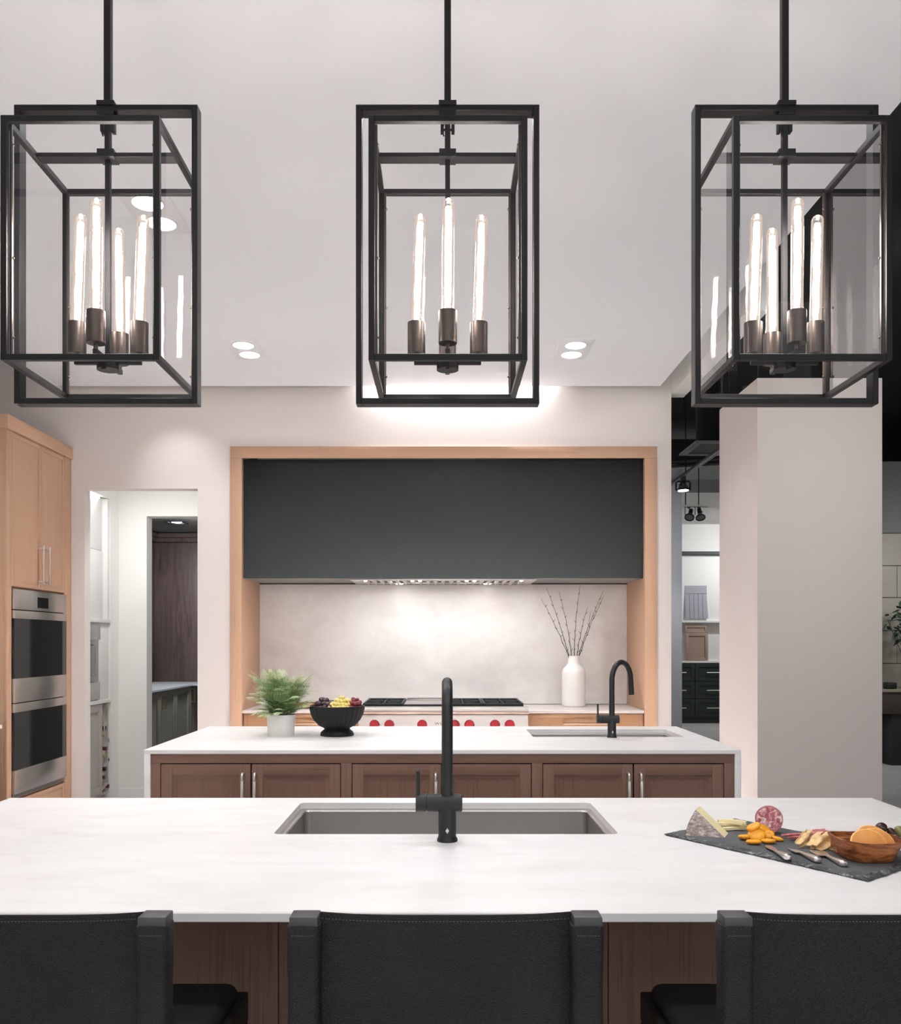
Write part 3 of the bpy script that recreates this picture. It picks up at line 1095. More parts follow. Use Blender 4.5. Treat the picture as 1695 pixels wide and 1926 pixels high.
# base cabinets beside the range, counters
RX = 0.612
for a, b, lb, lc in ((ix0, -RX, 'oak drawer cabinet between oak surround and range, behind the fern', 'stone counter behind the potted fern beside the range'),
                     (RX, ix1, 'oak drawer cabinet between range and oak surround, under the white vase', 'stone counter under the white vase beside the range')):
    m = MB()
    slab(m, a + 0.001, b - 0.003, 6.462, 7.089, TOP - 0.022, TOP)
    o = m.build('countertop', 'greige_stone')
    tag(o, lc, 'countertop')
    t = thing('base_cabinet', ((a + b) / 2, 6.8, 0), lb, 'cabinet')
    m = MB()
    m.box(a + 0.003, b - 0.003, 6.503, 7.08, 0.1, TOP - 0.0225)
    m.box(a + 0.003, b - 0.003, 6.56, 7.08, 0.0, 0.1)
    m.build('carcass', 'dark_gap', t)
    fr = Front('-Y', 6.500)
    for z0, z1 in ((0.105, 0.48), (0.484, 0.700), (0.704, TOP - 0.027)):
        d = panel_door(fr, a + 0.008, b - 0.006, z0, z1, t, ('amber_oak_v', 'amber_oak_h'), t=0.02, stile=0.028, rec=0.006, name='drawer')
        m = MB()
        c = (a + b) / 2
        ff = Front('-Y', 6.480)
        zz = z1 - 0.069
        for sx in (-1, 1):
            m.tube([ff.p(c + sx * 0.155, 0, zz), ff.p(c + sx * 0.155, 0.03, zz)], 0.006, 10)
        m.tube([ff.p(c - 0.165, 0.032, zz), ff.p(c + 0.165, 0.032, zz)], 0.0065, 12)
        m.build('handle', 'pull_bronze', d)

# range
t = thing('range', (0, 6.6, 0), 'stainless steel gas range with red knobs under the black hood', 'range')
YF = 6.20
m = MB()
m.box(-0.606, 0.606, YF + 0.06, 7.085, 0.12, 0.925, 0.002)
m.box(-0.59, 0.59, YF + 0.12, 7.05, 0.0, 0.12)
m.build('body', 'steel', t)
m = MB()
prof = [(YF + 0.075, 0.906), (YF + 0.012, 0.906), (YF + 0.003, 0.912), (YF, 0.922), (YF, 0.940), (YF + 0.004, 0.950), (YF + 0.014, 0.955), (YF + 0.12, 0.955), (YF + 0.12, 0.925), (YF + 0.075, 0.925)]
m.prism([(-0.610, y, z) for y, z in prof], (1.220, 0, 0))
m.build('bullnose', 'steel', t)
m = MB()
m.prism([(-0.606, YF + 0.040, 0.905), (-0.606, YF + 0.004, 0.735), (-0.606, YF + 0.06, 0.735), (-0.606, YF + 0.075, 0.905)], (1.212, 0, 0))
cp = m.build('control_panel', 'steel', t)
def panel_pt(u, v):
    y = YF + 0.02
    for _ in range(4):
        p = at(u, v, y)
        y = YF + 0.040 - (0.905 - p.z) / 0.17 * 0.036
    return at(u, v, y)
nrm = Vector((0, -0.978, 0.207))
for u in (704.6, 732.6, 794.2, 855.4, 883.0, 931.0, 958.8):
    c = panel_pt(u, 1363.5)
    m = MB()
    q = nrm.to_track_quat('Z', 'Y')
    rings = []
    for r, h in ((0.036, 0.004), (0.036, 0.010), (0.0335, 0.012), (0.0325, 0.040), (0.029, 0.045)):
        rings.append([c + q @ Vector((math.cos(2 * math.pi * j / 36) * r * (1 + 0.02 * math.cos(9 * 2 * math.pi * j / 36)), math.sin(2 * math.pi * j / 36) * r * (1 + 0.02 * math.cos(9 * 2 * math.pi * j / 36)), h)) for j in range(36)])
    m.loops(rings)
    kn = m.build('knob', 'knob_red', t)
    tag(kn, 'red fluted knob')
    m = MB()
    m.cyl(c + nrm * 0.0005, c + nrm * 0.006, 0.047, n=32)
    p = c + Vector((0, 0.012, 0.052))
    m.cyl(p + nrm * 0.0, p + nrm * 0.014, 0.010, n=16)
    m.build('bezel', 'steel', kn)
# name on the control panel
tc = bpy.data.curves.new('range_lettering', 'FONT')
tc.body = 'WOLF'
tc.size = 0.026
tc.align_x = 'CENTER'
tc.align_y = 'CENTER'
tc.extrude = 0.0005
tc.space_character = 1.25
p = panel_pt(831.5, 1361.3)
bpy.context.view_layer.update()
to = bpy.data.objects.new('range_lettering', tc)
COL.objects.link(to)
dg = bpy.context.evaluated_depsgraph_get()
tm = bpy.data.meshes.new_from_object(to.evaluated_get(dg))
bpy.data.objects.remove(to)
bpy.data.curves.remove(tc)
q = nrm.to_track_quat('Z', 'Y')
tm.transform(Matrix.Translation(p + nrm * 0.0012) @ q.to_matrix().to_4x4() @ Matrix.Diagonal((1.25, 1, 1, 1)))
tm.transform(Matrix.Translation(-ORG[t.name]))
tm.materials.clear()
tm.materials.append(MATS['letter_dark'])
lo = bpy.data.objects.new('lettering', tm)
COL.objects.link(lo)
lo.parent = cp
# oven doors and kick below the panel
for a, b in ((-0.60, 0.16), (0.17, 0.60)):
    m = MB()
    m.box(a, b, YF + 0.03, YF + 0.06, 0.16, 0.72, 0.003)
    d = m.build('oven_door', 'steel', t)
    m = MB()
    m.tube([(a + 0.05, YF - 0.03, 0.67), (b - 0.05, YF - 0.03, 0.67)], 0.013, 14)
    for x in (a + 0.07, b - 0.07):
        m.cyl((x, YF + 0.03, 0.67), (x, YF - 0.03, 0.67), 0.009, n=12)
    m.build('handle', 'steel', d)
# cooktop: three grates and a griddle
gz0, gz1 = 0.945, 0.972
GY0, GY1 = 6.40, 6.98
m = MB()
m.box(-0.60, 0.60, YF + 0.12, 7.06, 0.925, 0.932)
m.build('burner_tray', 'iron', t)
for a, b in ((-0.592, -0.298), (0.0, 0.292), (0.296, 0.590)):
    m = MB()
    c = (a + b) / 2
    for x in (a, b - 0.014):
        m.box(x, x + 0.014, GY0, GY1, gz0, gz1, 0.002)
    for y in (GY0, (GY0 + GY1) / 2 - 0.007, GY1 - 0.014):
        m.box(a + 0.014, b - 0.014, y, y + 0.014, gz0 if y == GY0 else gz0 + 0.008, gz1, 0.002)
    for yc in ((GY0 * 3 + GY1) / 4, (GY0 + GY1 * 3) / 4):
        for k in range(8):
            q = R(45 * k)
            d = Vector((math.cos(q), math.sin(q), 0))
            e = min(0.130 / max(abs(d.x), 1e-3), 0.130 / max(abs(d.y), 1e-3))
            m.rod(Vector((c, yc, gz1 - 0.009)) + d * 0.035, Vector((c, yc, gz1 - 0.009)) + d * e, 0.010, 0.014)
    for x in (a + 0.007, b - 0.007):
        for y in (GY0 + 0.01, GY1 - 0.01):
            m.cyl((x, y, 0.932), (x, y, gz0 + 0.002), 0.007, n=10)
    gr = m.build('grate', 'iron', t)
    for yc in ((GY0 * 3 + GY1) / 4, (GY0 + GY1 * 3) / 4):
        m = MB()
        m.cyl((c, yc, 0.932), (c, yc, 0.948), 0.045, 0.042, n=28)
        m.cyl((c, yc, 0.948), (c, yc, 0.956), 0.030, 0.028, n=28)
        m.build('burner', 'iron', gr)
m = MB()
m.box(-0.294, -0.004, GY0 - 0.01, GY0 + 0.03, gz0 - 0.013, gz1 - 0.008, 0.002)
gd = m.build('griddle_trough', 'iron', t)
m = MB()
m.box(-0.294, -0.004, GY0 + 0.03, GY1 - 0.06, gz0 - 0.013, gz1 - 0.012, 0.002)
m.build('griddle', 'steel_y', t)
m = MB()
m.box(-0.606, 0.606, 7.045, 7.088, 0.925, 0.9705, 0.001)
gb = m.build('back_guard', 'steel', t)
m = MB()
for k in range(24):
    x = -0.288 + k * 0.0119
    m.box(x, x + 0.006, 7.0435, 7.060, 0.962, 0.9712)
v_ = m.build('vent_slot', 'dark_gap', gb)
v_['kind'] = 'stuff'
# ------------------------------------------------------------------ oven tower on the left wall
TX = -2.760
ty0, ty1 = 5.512, 6.468
t = thing('oven_tower', (-3.05, 6.0, 0), 'tall light oak cabinet housing the double wall oven', 'cabinet')
m = MB()
m.box(-3.415, TX - 0.022, ty0, ty0 + 0.02, 0.0, 2.80)
m.box(-3.415, TX - 0.022, ty1 - 0.02, ty1, 0.0, 2.80)
m.box(-3.415, TX - 0.022, ty0 + 0.02, ty1 - 0.02, 1.768, 1.786)
m.box(-3.415, TX - 0.022, ty0 + 0.02, ty1 - 0.02, 0.396, 0.414)
m.box(-3.415, TX - 0.022, ty0 + 0.02, ty1 - 0.02, 2.775, 2.80)
m.box(-3.415, -3.40, ty0 + 0.02, ty1 - 0.02, 0.0, 2.80)
m.build('carcass', 'oak_v', t)
oy0, oy1 = 5.574, 6.352
for a, b in ((ty0, oy0 - 0.002), (oy1 + 0.003, ty1)):
    m = MB()
    m.box(TX - 0.022, TX, a, b, 0.0, 2.775, 0.0006)
    m.build('stile', 'oak_v', t)
m = MB()
m.box(-3.415, TX + 0.012, ty0 - 0.012, ty1 - 0.001, 2.775, 2.862, 0.001)
m.build('cornice', 'oak_y', t)
m = MB()
m.box(TX - 0.03, TX - 0.0225, oy0, oy1, 1.78, 2.77)
m.box(TX - 0.03, TX - 0.0225, oy0, oy1, 0.05, 0.40)
m.build('gap_shade', 'dark_gap', t)  # near-black sheets standing in for shade between the oak fronts
fr = Front('+X', TX - 0.0215)
for i, (a, b) in enumerate(((oy0 + 0.001, 5.984), (5.988, oy1 - 0.001))):
    d = panel_door(fr, a, b, 1.779, 2.770, t, ('oak_v', 'oak_y'), t=0.0205, stile=0.030, rec=0.007)
    a_h = b - 0.036 if i == 0 else a + 0.052
    ff = Front('+X', TX - 0.001)
    m = MB()
    for z in (1.835, 2.06):
        ff.box(m, a_h - 0.006, a_h + 0.006, 0, 0.030, z - 0.006, z + 0.006, 0.001)
    ff.box(m, a_h - 0.007, a_h + 0.007, 0.028, 0.040, 1.815, 2.08, 0.002)
    m.build('handle', 'nickel', d)
panel_door(fr, oy0 + 0.001, oy1 - 0.001, 0.10, 0.398, t, ('oak_v', 'oak_y'), t=0.0205, stile=0.030, rec=0.007, name='drawer')
# the double oven
t = thing('double_wall_oven', (-3.05, 5.96, 0.414), 'built-in double wall oven in stainless steel and black glass', 'oven')
a, b = oy0 + 0.002, oy1 - 0.002
m = MB()
m.box(-3.38, TX - 0.004, a + 0.02, b - 0.02, 0.42, 1.760)
m.build('housing', 'dark_gap', t)
fo = Front('+X', TX - 0.003)
m = MB()
fo.box(m, a, b, 0, 0.018, 1.632, 1.763, 0.001)
cp = m.build('control_panel', 'steel_y', t)
m = MB()
c = (a + b) / 2 + 0.02
fo.box(m, c - 0.085, c + 0.075, 0.0175, 0.019, 1.652, 1.724)
m.build('display', 'display_black', cp)
for zt_, zs, zg, zb_ in ((1.626, 1.574, 1.186, 1.032), (0.975, 0.92, 0.597, 0.444)):
    pass
for z0, z1, g0, g1 in ((1.030, 1.626, 1.186, 1.573), (0.444, 1.024, 0.596, 0.974 - 0.006 + 0.0)):
    m = MB()
    fo.box(m, a, b, 0, 0.020, g1, z1, 0.001)
    fo.box(m, a, b, 0, 0.020, z0, g0, 0.001)
    d = m.build('oven_door', 'steel_y', t)
    m = MB()
    fo.box(m, a, b, 0, 0.0185, g0 + 0.0005, g1 - 0.0005)
    m.build('door_glass', 'oven_glass', d)
for k in range(4):
    m = MB()
    fo.box(m, a, b, 0, 0.014, 0.418 + k * 0.0065, 0.422 + k * 0.0065)
    m.build('vent_slat', 'steel_y', t)
# low run in front of the tower, its counter just enters the frame
m = MB()
slab(m, -3.415, -2.705, 3.6, 5.345, TOP - 0.022, TOP)
o = m.build('countertop', 'quartz')
tag(o, 'white counter end barely showing in front of the oven tower', 'countertop')
t = thing('base_cabinet', (-3.06, 4.5, 0), 'oak base cabinet edge below the white counter in front of the oven tower', 'cabinet')
m = MB()
m.box(-3.415, -2.745, 3.6, 5.335, 0.1, TOP - 0.0225)
m.box(-3.415, -2.81, 3.6, 5.32, 0, 0.1)
m.build('carcass', 'amber_oak_v', t)
fr = Front('+X', -2.7445)
for k in range(3):
    d = panel_door(fr, 3.605 + k * 0.577, 3.605 + k * 0.577 + 0.573, 0.105, TOP - 0.026, t, ('amber_oak_v', 'amber_oak_h'), t=0.0205, stile=0.03, rec=0.007)
    arched_pull(Front('+X', -2.724), 3.66 + k * 0.577, 0.84, 0.22, d)

# ------------------------------------------------------------------ bar stools
def build_stool():
    t = thing('bar_stool', (0.0, 1.5, 0), None, 'stool', 'black leather bar stools at the front island')
    yf, yb = 1.214, 1.250
    for sx in (-1, 1):
        x0, x1 = (0.1765, 0.2215) if sx > 0 else (-0.2215, -0.1765)
        m = MB()
        m.box(x0 + 0.004, x1 - 0.004, yf + 0.004, yb - 0.002, 0.0, 1.020, 0.002)
        po = m.build('rear_post', 'stool_black', t)
        m = MB()
        m.box(x0 + 0.003, x1 - 0.002, yf + 0.003, yb + 0.002, 1.019, 1.036, 0.002)
        m.build('post_cap', 'stool_wood', po)
        # leather sleeve, open at the top
        def ring(i, z):
            r = 0.010
            out = []
            for cx, cy, a in ((x1 - i - r, yb - i - r + 0.004, 0), (x0 + i + r, yb - i - r + 0.004, 90), (x0 + i + r, yf + i + r, 180), (x1 - i - r, yf + i + r, 270)):
                for k in range(5):
                    q = R(a + 22.5 * k)
                    out.append(Vector((cx + r * math.cos(q), cy + r * math.sin(q), z)))
            return out
        m = MB()
        m.loops([ring(0.0, 0.72)] + [ring(0.0007 * math.sin(k * 1.7), 0.74 + k * 0.04) for k in range(7)] + [ring(-0.001, 1.018), ring(0.0, 1.0225), ring(0.0022, 1.0235), ring(0.0035, 1.021), ring(0.0035, 1.016)], False, False)
        sl = m.build('leather_sleeve', 'leather', t, smooth=50)
        m = MB()
        for k in range(9):
            x = x0 + 0.008 + k * (x1 - x0 - 0.016) / 8
            m.box(x - 0.0012, x + 0.0012, yf - 0.0012, yf + 0.0005, 1.0108, 1.0120)
        s_ = m.build('stitching', 'stitch', sl)
        s_['kind'] = 'stuff'
    # sling back
    m = MB()
    nx, nz = 28, 14
    xs = [-0.180 + 0.360 * i / nx for i in range(nx + 1)]
    def top(x):
        k = abs(x) / 0.18
        return 1.0275 + 0.0065 * k ** 3
    def yy(x, f):
        k = abs(x) / 0.18
        return 1.247 + 0.012 * (1 - k * k) * (0.4 + 0.6 * f)
    grid = {}
    for side, dy in ((0, 0.0), (1, 0.0055)):
        for i, x in enumerate(xs):
            for j in range(nz + 1):
                f = j / nz
                z = top(x) - f * 0.285
                rnd = 0.0015 if j == 0 else 0.0
                grid[side, i, j] = m.bm.verts.new((x, yy(x, f) + dy + (rnd if side == 0 else -rnd), z))
    for side in (0, 1):
        for i in range(nx):
            for j in range(nz):
                m.bm.faces.new((grid[side, i, j], grid[side, i + 1, j], grid[side, i + 1, j + 1], grid[side, i, j + 1]))
    for i in range(nx):
        for j in (0, nz):
            m.bm.faces.new((grid[0, i, j], grid[0, i + 1, j], grid[1, i + 1, j], grid[1, i, j]))
    sg = m.build('sling_back', 'leather', t, smooth=50)
    m = MB()
    for i in range(72):
        x = -0.176 + 0.352 * i / 71
        m.box(x - 0.0014, x + 0.0014, yy(x, 0.03) - 0.0008, yy(x, 0.03) + 0.0006, top(x) - 0.0092, top(x) - 0.0080)
    s_ = m.build('stitching', 'stitch', sg)
    s_['kind'] = 'stuff'
    # seat
    m = MB()
    m.box(-0.205, 0.205, 1.27, 1.80, 0.640, 0.700, 0.004)
    m.build('seat_frame', 'stool_black', t)
    m = MB()
    m.box(-0.190, 0.190, 1.285, 1.785, 0.690, 0.728, 0.022, seg=4)
    m.build('seat', 'seat_black', t)
    for sx in (-1, 1):
        m = MB()
        m.box(sx * 0.165, sx * 0.205, 1.755, 1.795, 0, 0.641, 0.003)
        m.build('front_leg', 'stool_black', t)
    m = MB()
    m.box(-0.165, 0.165, 1.765, 1.785, 0.20, 0.235, 0.002)
    for sx in (-1, 1):
        m.box(sx * 0.175, sx * 0.195, 1.25, 1.76, 0.20, 0.235, 0.002)
    m.build('footrest', 'stool_black', t)
    return t
stool = build_stool()
labels = ('black leather bar stool at the end of the row nearest the oven tower', 'black leather bar stool directly in line with the front island faucet',
          'black leather bar stool at the end of the row below the slate board')
stool.location.x = 0.003
tag(stool, labels[1])
for x, lb in ((-0.607, labels[0]), (0.611, labels[2])):
    c = copy_tree(stool)
    c.location.x = x
    tag(c, lb)

# ------------------------------------------------------------------ fern
fx, fy = -0.883, 4.745
t = thing('potted_fern', (fx, fy, TOP), 'bushy green fern in a white pot beside the fruit bowl', 'potted plant')
m = MB()
m.lathe([(0.070, 0.0), (0.0715, 0.003), (0.0735, 0.06), (0.0745, 0.090), (0.0760, 0.091), (0.0762, 0.113), (0.0735, 0.114), (0.072, 0.100), (0.01, 0.098)], (fx, fy, TOP), 40)
m.build('pot', 'ceramic', t)
m = MB()
m.cyl((fx, fy, TOP + 0.090), (fx, fy, TOP + 0.104), 0.0715, n=28)
m.build('soil', 'soil', t)
def frond_mesh(length, lift, droop, seed):
    rnd = random.Random(seed)
    m = MB()
    n = 34
    pts = []
    p = Vector((0, 0, 0))
    for k in range(n + 1):
        s_ = k / n
        ang = lift - droop * s_ ** 1.6
        pts.append(p.copy())
        p = p + Vector((math.cos(ang), 0.10 * math.sin(s_ * 3 + seed), math.sin(ang))) * (length / n)
    m.tube(pts, [0.0016 * (1 - 0.7 * k / n) for k in range(n + 1)], 5, m=3)
    for k in range(5, n + 1):
        s_ = k / n
        tg = (pts[min(n, k + 1)] - pts[k - 1]).normalized()
        side = Vector((0, 1, 0))
        up = tg.cross(side).normalized()
        ll = length * 0.23 * (math.sin(math.pi * min(1, (s_ * 0.92 + 0.10))) ** 0.8) * (1 if s_ < 0.8 else (1.02 - s_) / 0.22 + 0.08)
        wl = 0.0040 * (0.6 + 0.6 * (1 - s_))
        mi = 0 if s_ < 0.32 else (1 if s_ < 0.70 else 2)
        if rnd.random() < 0.2:
            mi = min(2, mi + 1)
        for sg in (-1, 1):
            d = (tg * 0.62 + side * sg * 0.78 - up * (0.10 + 0.2 * rnd.random())).normalized()
            wv = (tg * 0.8 - side * sg * 0.5).normalized()
            base = pts[k]
            # toothed leaflet: three paired lobes folded along the midrib
            mids = [base + d * ll * q - Vector((0, 0, 1)) * ll * 0.12 * q * q for q in (0.0, 0.3, 0.6, 0.85, 1.0)]
            prev = None
            for i in range(4):
                a_, b_ = mids[i], mids[i + 1]
                w_ = wl * (1.0, 1.0, 0.75, 0.45)[i]
                lf = (a_ + b_) / 2 + wv * w_ + up * 0.0008 + d * ll * 0.05
                rt = (a_ + b_) / 2 - wv * w_ + up * 0.0008 + d * ll * 0.05
                m.face([a_, lf, b_], mi)
                m.face([a_, b_, rt], mi)
    o = m.build('frond', ('fern_dark', 'fern_mid', 'fern_light', 'fern_stem'), None, smooth=0)
    me = o.data
    bpy.data.objects.remove(o)
    return me
frs = [frond_mesh(0.285, R(84), R(78), 1), frond_mesh(0.245, R(76), R(90), 2), frond_mesh(0.285, R(80), R(45), 3), frond_mesh(0.20, R(58), R(70), 4), frond_mesh(0.165, R(42), R(70), 5)]
rnd = random.Random(11)
spec = []
for k in range(58):
    az = k * 2.399963 + rnd.uniform(-0.3, 0.3)
    q = k / 58
    if q < 0.35:
        var, tl, sc = rnd.choice((0, 2)), rnd.uniform(-0.10, 0.25), rnd.uniform(0.95, 1.12)
    elif q < 0.7:
        var, tl, sc = rnd.choice((0, 1, 1)), rnd.uniform(0.0, 0.35), rnd.uniform(0.9, 1.1)
    else:
        var, tl, sc = rnd.choice((3, 4)), rnd.uniform(0.0, 0.4), rnd.uniform(0.85, 1.1)
    spec.append((var, az, tl, sc))
for var, az, tl, sc in spec:
    o = bpy.data.objects.new('frond', frs[var])
    COL.objects.link(o)
    o.parent = t
    r0 = rnd.uniform(0.005, 0.04)
    o.location = (math.cos(az) * r0, math.sin(az) * r0, 0.100)
    o.rotation_euler = (rnd.uniform(-0.2, 0.2), tl - 0.12, az)
    o.scale = (sc, sc, sc)

# ------------------------------------------------------------------ fruit bowl and grapes
bx_, by_ = -0.577, 4.735
t = thing('fruit_bowl', (bx_, by_, TOP), 'black fluted footed bowl holding grapes on the rear island', 'bowl')
prof = [(0.088, 0.0), (0.091, 0.006), (0.086, 0.020), (0.068, 0.036), (0.072, 0.043), (0.098, 0.055), (0.126, 0.085), (0.143, 0.120), (0.149, 0.150), (0.150, 0.158), (0.147, 0.163)]
def fl(i, a):
    if i in (0, 1, 2):
        return 1 + 0.010 * math.cos(28 * a)
    if 5 <= i <= 8:
        return 1 - 0.028 * abs(math.cos(14 * a)) ** 2 + 0.006
    return 1.0
m = MB()
m.lathe(prof, (bx_, by_, TOP), 168, flute=fl, cap1=False)
m.build('outer_shell', 'bowl_black', t, smooth=60)
m = MB()
m.lathe([(0.147, 0.163), (0.143, 0.164), (0.140, 0.155), (0.130, 0.12), (0.10, 0.085), (0.05, 0.066), (0.004, 0.062)], (bx_, by_, TOP), 64, cap0=False)
m.build('inner_shell', 'bowl_rim', t)
def grape_mesh(mat):
    m = MB()
    m.ball((0, 0, 0), (0.0118, 0.0118, 0.0128), u=16, v=10)
    o = m.build('grape', mat, None, smooth=180)
    me = o.data
    bpy.data.objects.remove(o)
    return me
def grape_bunch(c, spots, mat, label, sc):
    c = Vector(c)
    spots = [(x, y, z) for x, y, z in spots if math.hypot(c.x + x - bx_, c.y + y - by_) < (0.124 if z < 0.012 else 0.136)]
    t = thing('grape_bunch', c, label, 'grapes', 'grape bunches in the black bowl')
    me = grape_mesh(mat)
    for dx, dy, dz in spots:
        o = bpy.data.objects.new('grape', me)
        COL.objects.link(o)
        o.parent = t
        o.location = (dx, dy, dz)
        o.rotation_euler = (rnd.uniform(-1, 1), rnd.uniform(-1, 1), 0)
        s_ = sc * rnd.uniform(0.88, 1.1)
        o.scale = (s_, s_, s_)
    m = MB()
    m.tube([c + Vector((-0.02, 0, -0.02)), c + Vector((0.0, 0.0, 0.0)), c + Vector((0.02, 0.01, -0.01))], 0.002, 6)
    m.build('stem', 'grape_stem', t)
def heap(w, d, h, seed, step=0.0205):
    """grapes packed over a mound of half-width w, half-depth d and height h"""
    rr = random.Random(seed)
    pts = []
    z = -0.035
    row = 0
    while z < h:
        y = -d
        while y <= d:
            x = -w + (row % 2) * step / 2
            while x <= w:
                lim = h * (1 - (x / w) ** 2 * 0.65) * (1 - (y / d) ** 2 * 0.75)
                if z <= lim and z > lim - 0.045:
                    pts.append((x + rr.uniform(-0.004, 0.004), y + rr.uniform(-0.004, 0.004), z + rr.uniform(-0.003, 0.003)))
                x += step
            y += step
            row += 1
        z += step * 0.85
        row += 1
    return pts
zr = TOP + 0.158
grape_bunch((bx_ - 0.068, by_ - 0.005, zr), heap(0.046, 0.085, 0.040, 1), 'grape_purple', 'bunch of dark purple grapes in the black bowl nearest the fern', 1.08)
grape_bunch((bx_ + 0.026, by_ - 0.012, zr), heap(0.052, 0.085, 0.050, 2, 0.0195), 'grape_green', 'bunch of pale green grapes in the middle of the black bowl', 1.0)
grape_bunch((bx_ + 0.096, by_ + 0.008, zr), heap(0.032, 0.080, 0.044, 3), 'grape_red', 'bunch of red grapes in the black bowl nearest the range', 1.0)

# ------------------------------------------------------------------ vase, branches, tray by the range
vx, vy = 1.029, 6.88
t = thing('vase', (vx, vy, TOP), 'tall white bottle vase on the counter beside the range', 'vase')
m = MB()
m.lathe([(0.086, 0.0), (0.091, 0.006), (0.092, 0.02), (0.0925, 0.255), (0.089, 0.282), (0.078, 0.303), (0.060, 0.320), (0.049, 0.336), (0.0445, 0.352), (0.0430, 0.390), (0.0435, 0.398), (0.0395, 0.399), (0.038, 0.385), (0.038, 0.330)], (vx, vy, TOP), 48, cap1=False)
m.build('body', 'ceramic', t, smooth=60)
tips = [(1018, 1126, 'slender bare twig leaning lowest toward the range in the white vase'), (1028, 1106, 'long bare twig crossing behind the lowest leaning twig in the white vase'),
        (1051.7, 1113, 'bare twig with a budded tip next to the tall central twig'), (1091.4, 1100, 'tallest nearly upright bare twig reaching the hood from the white vase'),
        (1105.4, 1142, 'shortest bare twig in the white vase'), (1134.5, 1111, 'long bare twig leaning highest toward the rear faucet'),
        (1135.5, 1121, 'forked bare twig running just under the highest leaning twig')]
base_u = (1071, 1072, 1076, 1080, 1085, 1086, 1088)
for k, ((u, v, lb), bu) in enumerate(zip(tips, base_u)):
    yo = vy + (-0.03, 0.02, -0.01, 0.0, 0.02, -0.02, 0.01)[k]
    top_ = at(u, v, yo + 0.01)
    p0 = at(bu, 1240, vy)
    p0.y = vy + (yo - vy) * 0.4
    low = p0 + (p0 - top_).normalized() * 0.20
    low = Vector((vx + (low.x - vx) * 0.5, low.y, low.z))
    rr = random.Random(100 + k)
    pts = []
    n = 16
    for i in range(n + 1):
        s_ = i / n
        q = p0.lerp(top_, s_)
        bow = math.sin(math.pi * s_) * (0.012 if u < 1080 else -0.010)
        pts.append(q + Vector((bow + rr.uniform(-0.003, 0.003), rr.uniform(-0.003, 0.003), 0)))
    m = MB()
    m.tube([low] + pts, [0.0034] + [0.0032 * (1 - 0.62 * i / n) for i in range(n + 1)], 6)
    o = m.build('bare_branch', 'twig', None, org=(vx, vy, TOP + 0.05))
    tag(o, lb, 'branch', 'bare branches in the white vase')
    m = MB()
    for i in range(2, n, 2):
        sg = 1 if (i // 2) % 2 else -1
        q = pts[i]
        e = q + Vector((sg * rr.uniform(0.008, 0.018), rr.uniform(-0.01, 0.01), rr.uniform(0.010, 0.022)))
        m.tube([q, (q + e) / 2 + Vector((sg * 0.002, 0, -0.001)), e], [0.0016, 0.0018, 0.0006], 5)
        m.ball(q, 0.0042, u=6, v=4)
    m.build('bud', 'twig', o)
    if k == 6:
        m = MB()
        m.tube([pts[8], pts[8] + Vector((-0.004, 0.01, 0.05)), pts[8] + Vector((0.012, 0.02, 0.13))], [0.002, 0.0018, 0.0008], 5)
        m.build('side_twig', 'twig', o)
c = on(577, 1331, TOP)
t = thing('serving_board', (c.x, 6.80, TOP), 'low brown wooden serving board on the counter behind the fern', 'board')
m = MB()
m.lathe([(0.155, 0.0), (0.165, 0.006), (0.168, 0.024), (0.164, 0.030), (0.150, 0.030), (0.145, 0.012), (0.01, 0.010)], (c.x, 6.80, TOP), 40)
m.build('board', 'tray_wood', t)
# ------------------------------------------------------------------ slate board and its food
A_, B_, C_ = Vector((0.5774, 2.284)), Vector((0.8956, 1.836)), Vector((0.8265, 2.478))
D_ = B_ + (C_ - A_)
t = thing('slate_board', ((A_.x + D_.x) / 2, (A_.y + D_.y) / 2, TOP), 'dark slate serving board with chipped edges on the front island', 'serving board')
rr = random.Random(5)
def edge_pts(n_long=46, n_short=26):
    out = []
    for p, q, n in ((A_, B_, n_long), (B_, D_, n_short), (D_, C_, n_long), (C_, A_, n_short)):
        for k in range(n):
            out.append(p.lerp(q, k / n))
    return out
ep = edge_pts()
cen = (A_ + D_) / 2
def off(p, d):
    v = (cen - p)
    return p + v.normalized() * d
ringz = []
low = [off(p, rr.uniform(0.004, 0.008)) for p in ep]
ringz.append([Vector((p.x, p.y, TOP)) for p in low])
midr = [off(p, rr.uniform(-0.002, 0.004)) for p in ep]
ringz.append([Vector((p.x, p.y, TOP + 0.0035 + rr.uniform(-0.001, 0.001))) for p in midr])
m2 = [off(p, rr.uniform(0.004, 0.012)) for p in ep]
ringz.append([Vector((p.x, p.y, TOP + 0.0062 + rr.uniform(-0.001, 0.0008))) for p in m2])
m3 = [off(p, rr.uniform(0.016, 0.026)) for p in ep]
ringz.append([Vector((p.x, p.y, TOP + 0.008)) for p in m3])
m = MB()
m.loops(ringz, True, False, 1)
m.bm.faces.new([m.bm.verts.new(v) for v in ringz[-1]]).material_index = 0
bmesh.ops.remove_doubles(m.bm, verts=m.bm.verts, dist=0.00001)
m.build('board', ('slate', 'slate_edge'), t, smooth=20)
BZ = TOP + 0.008

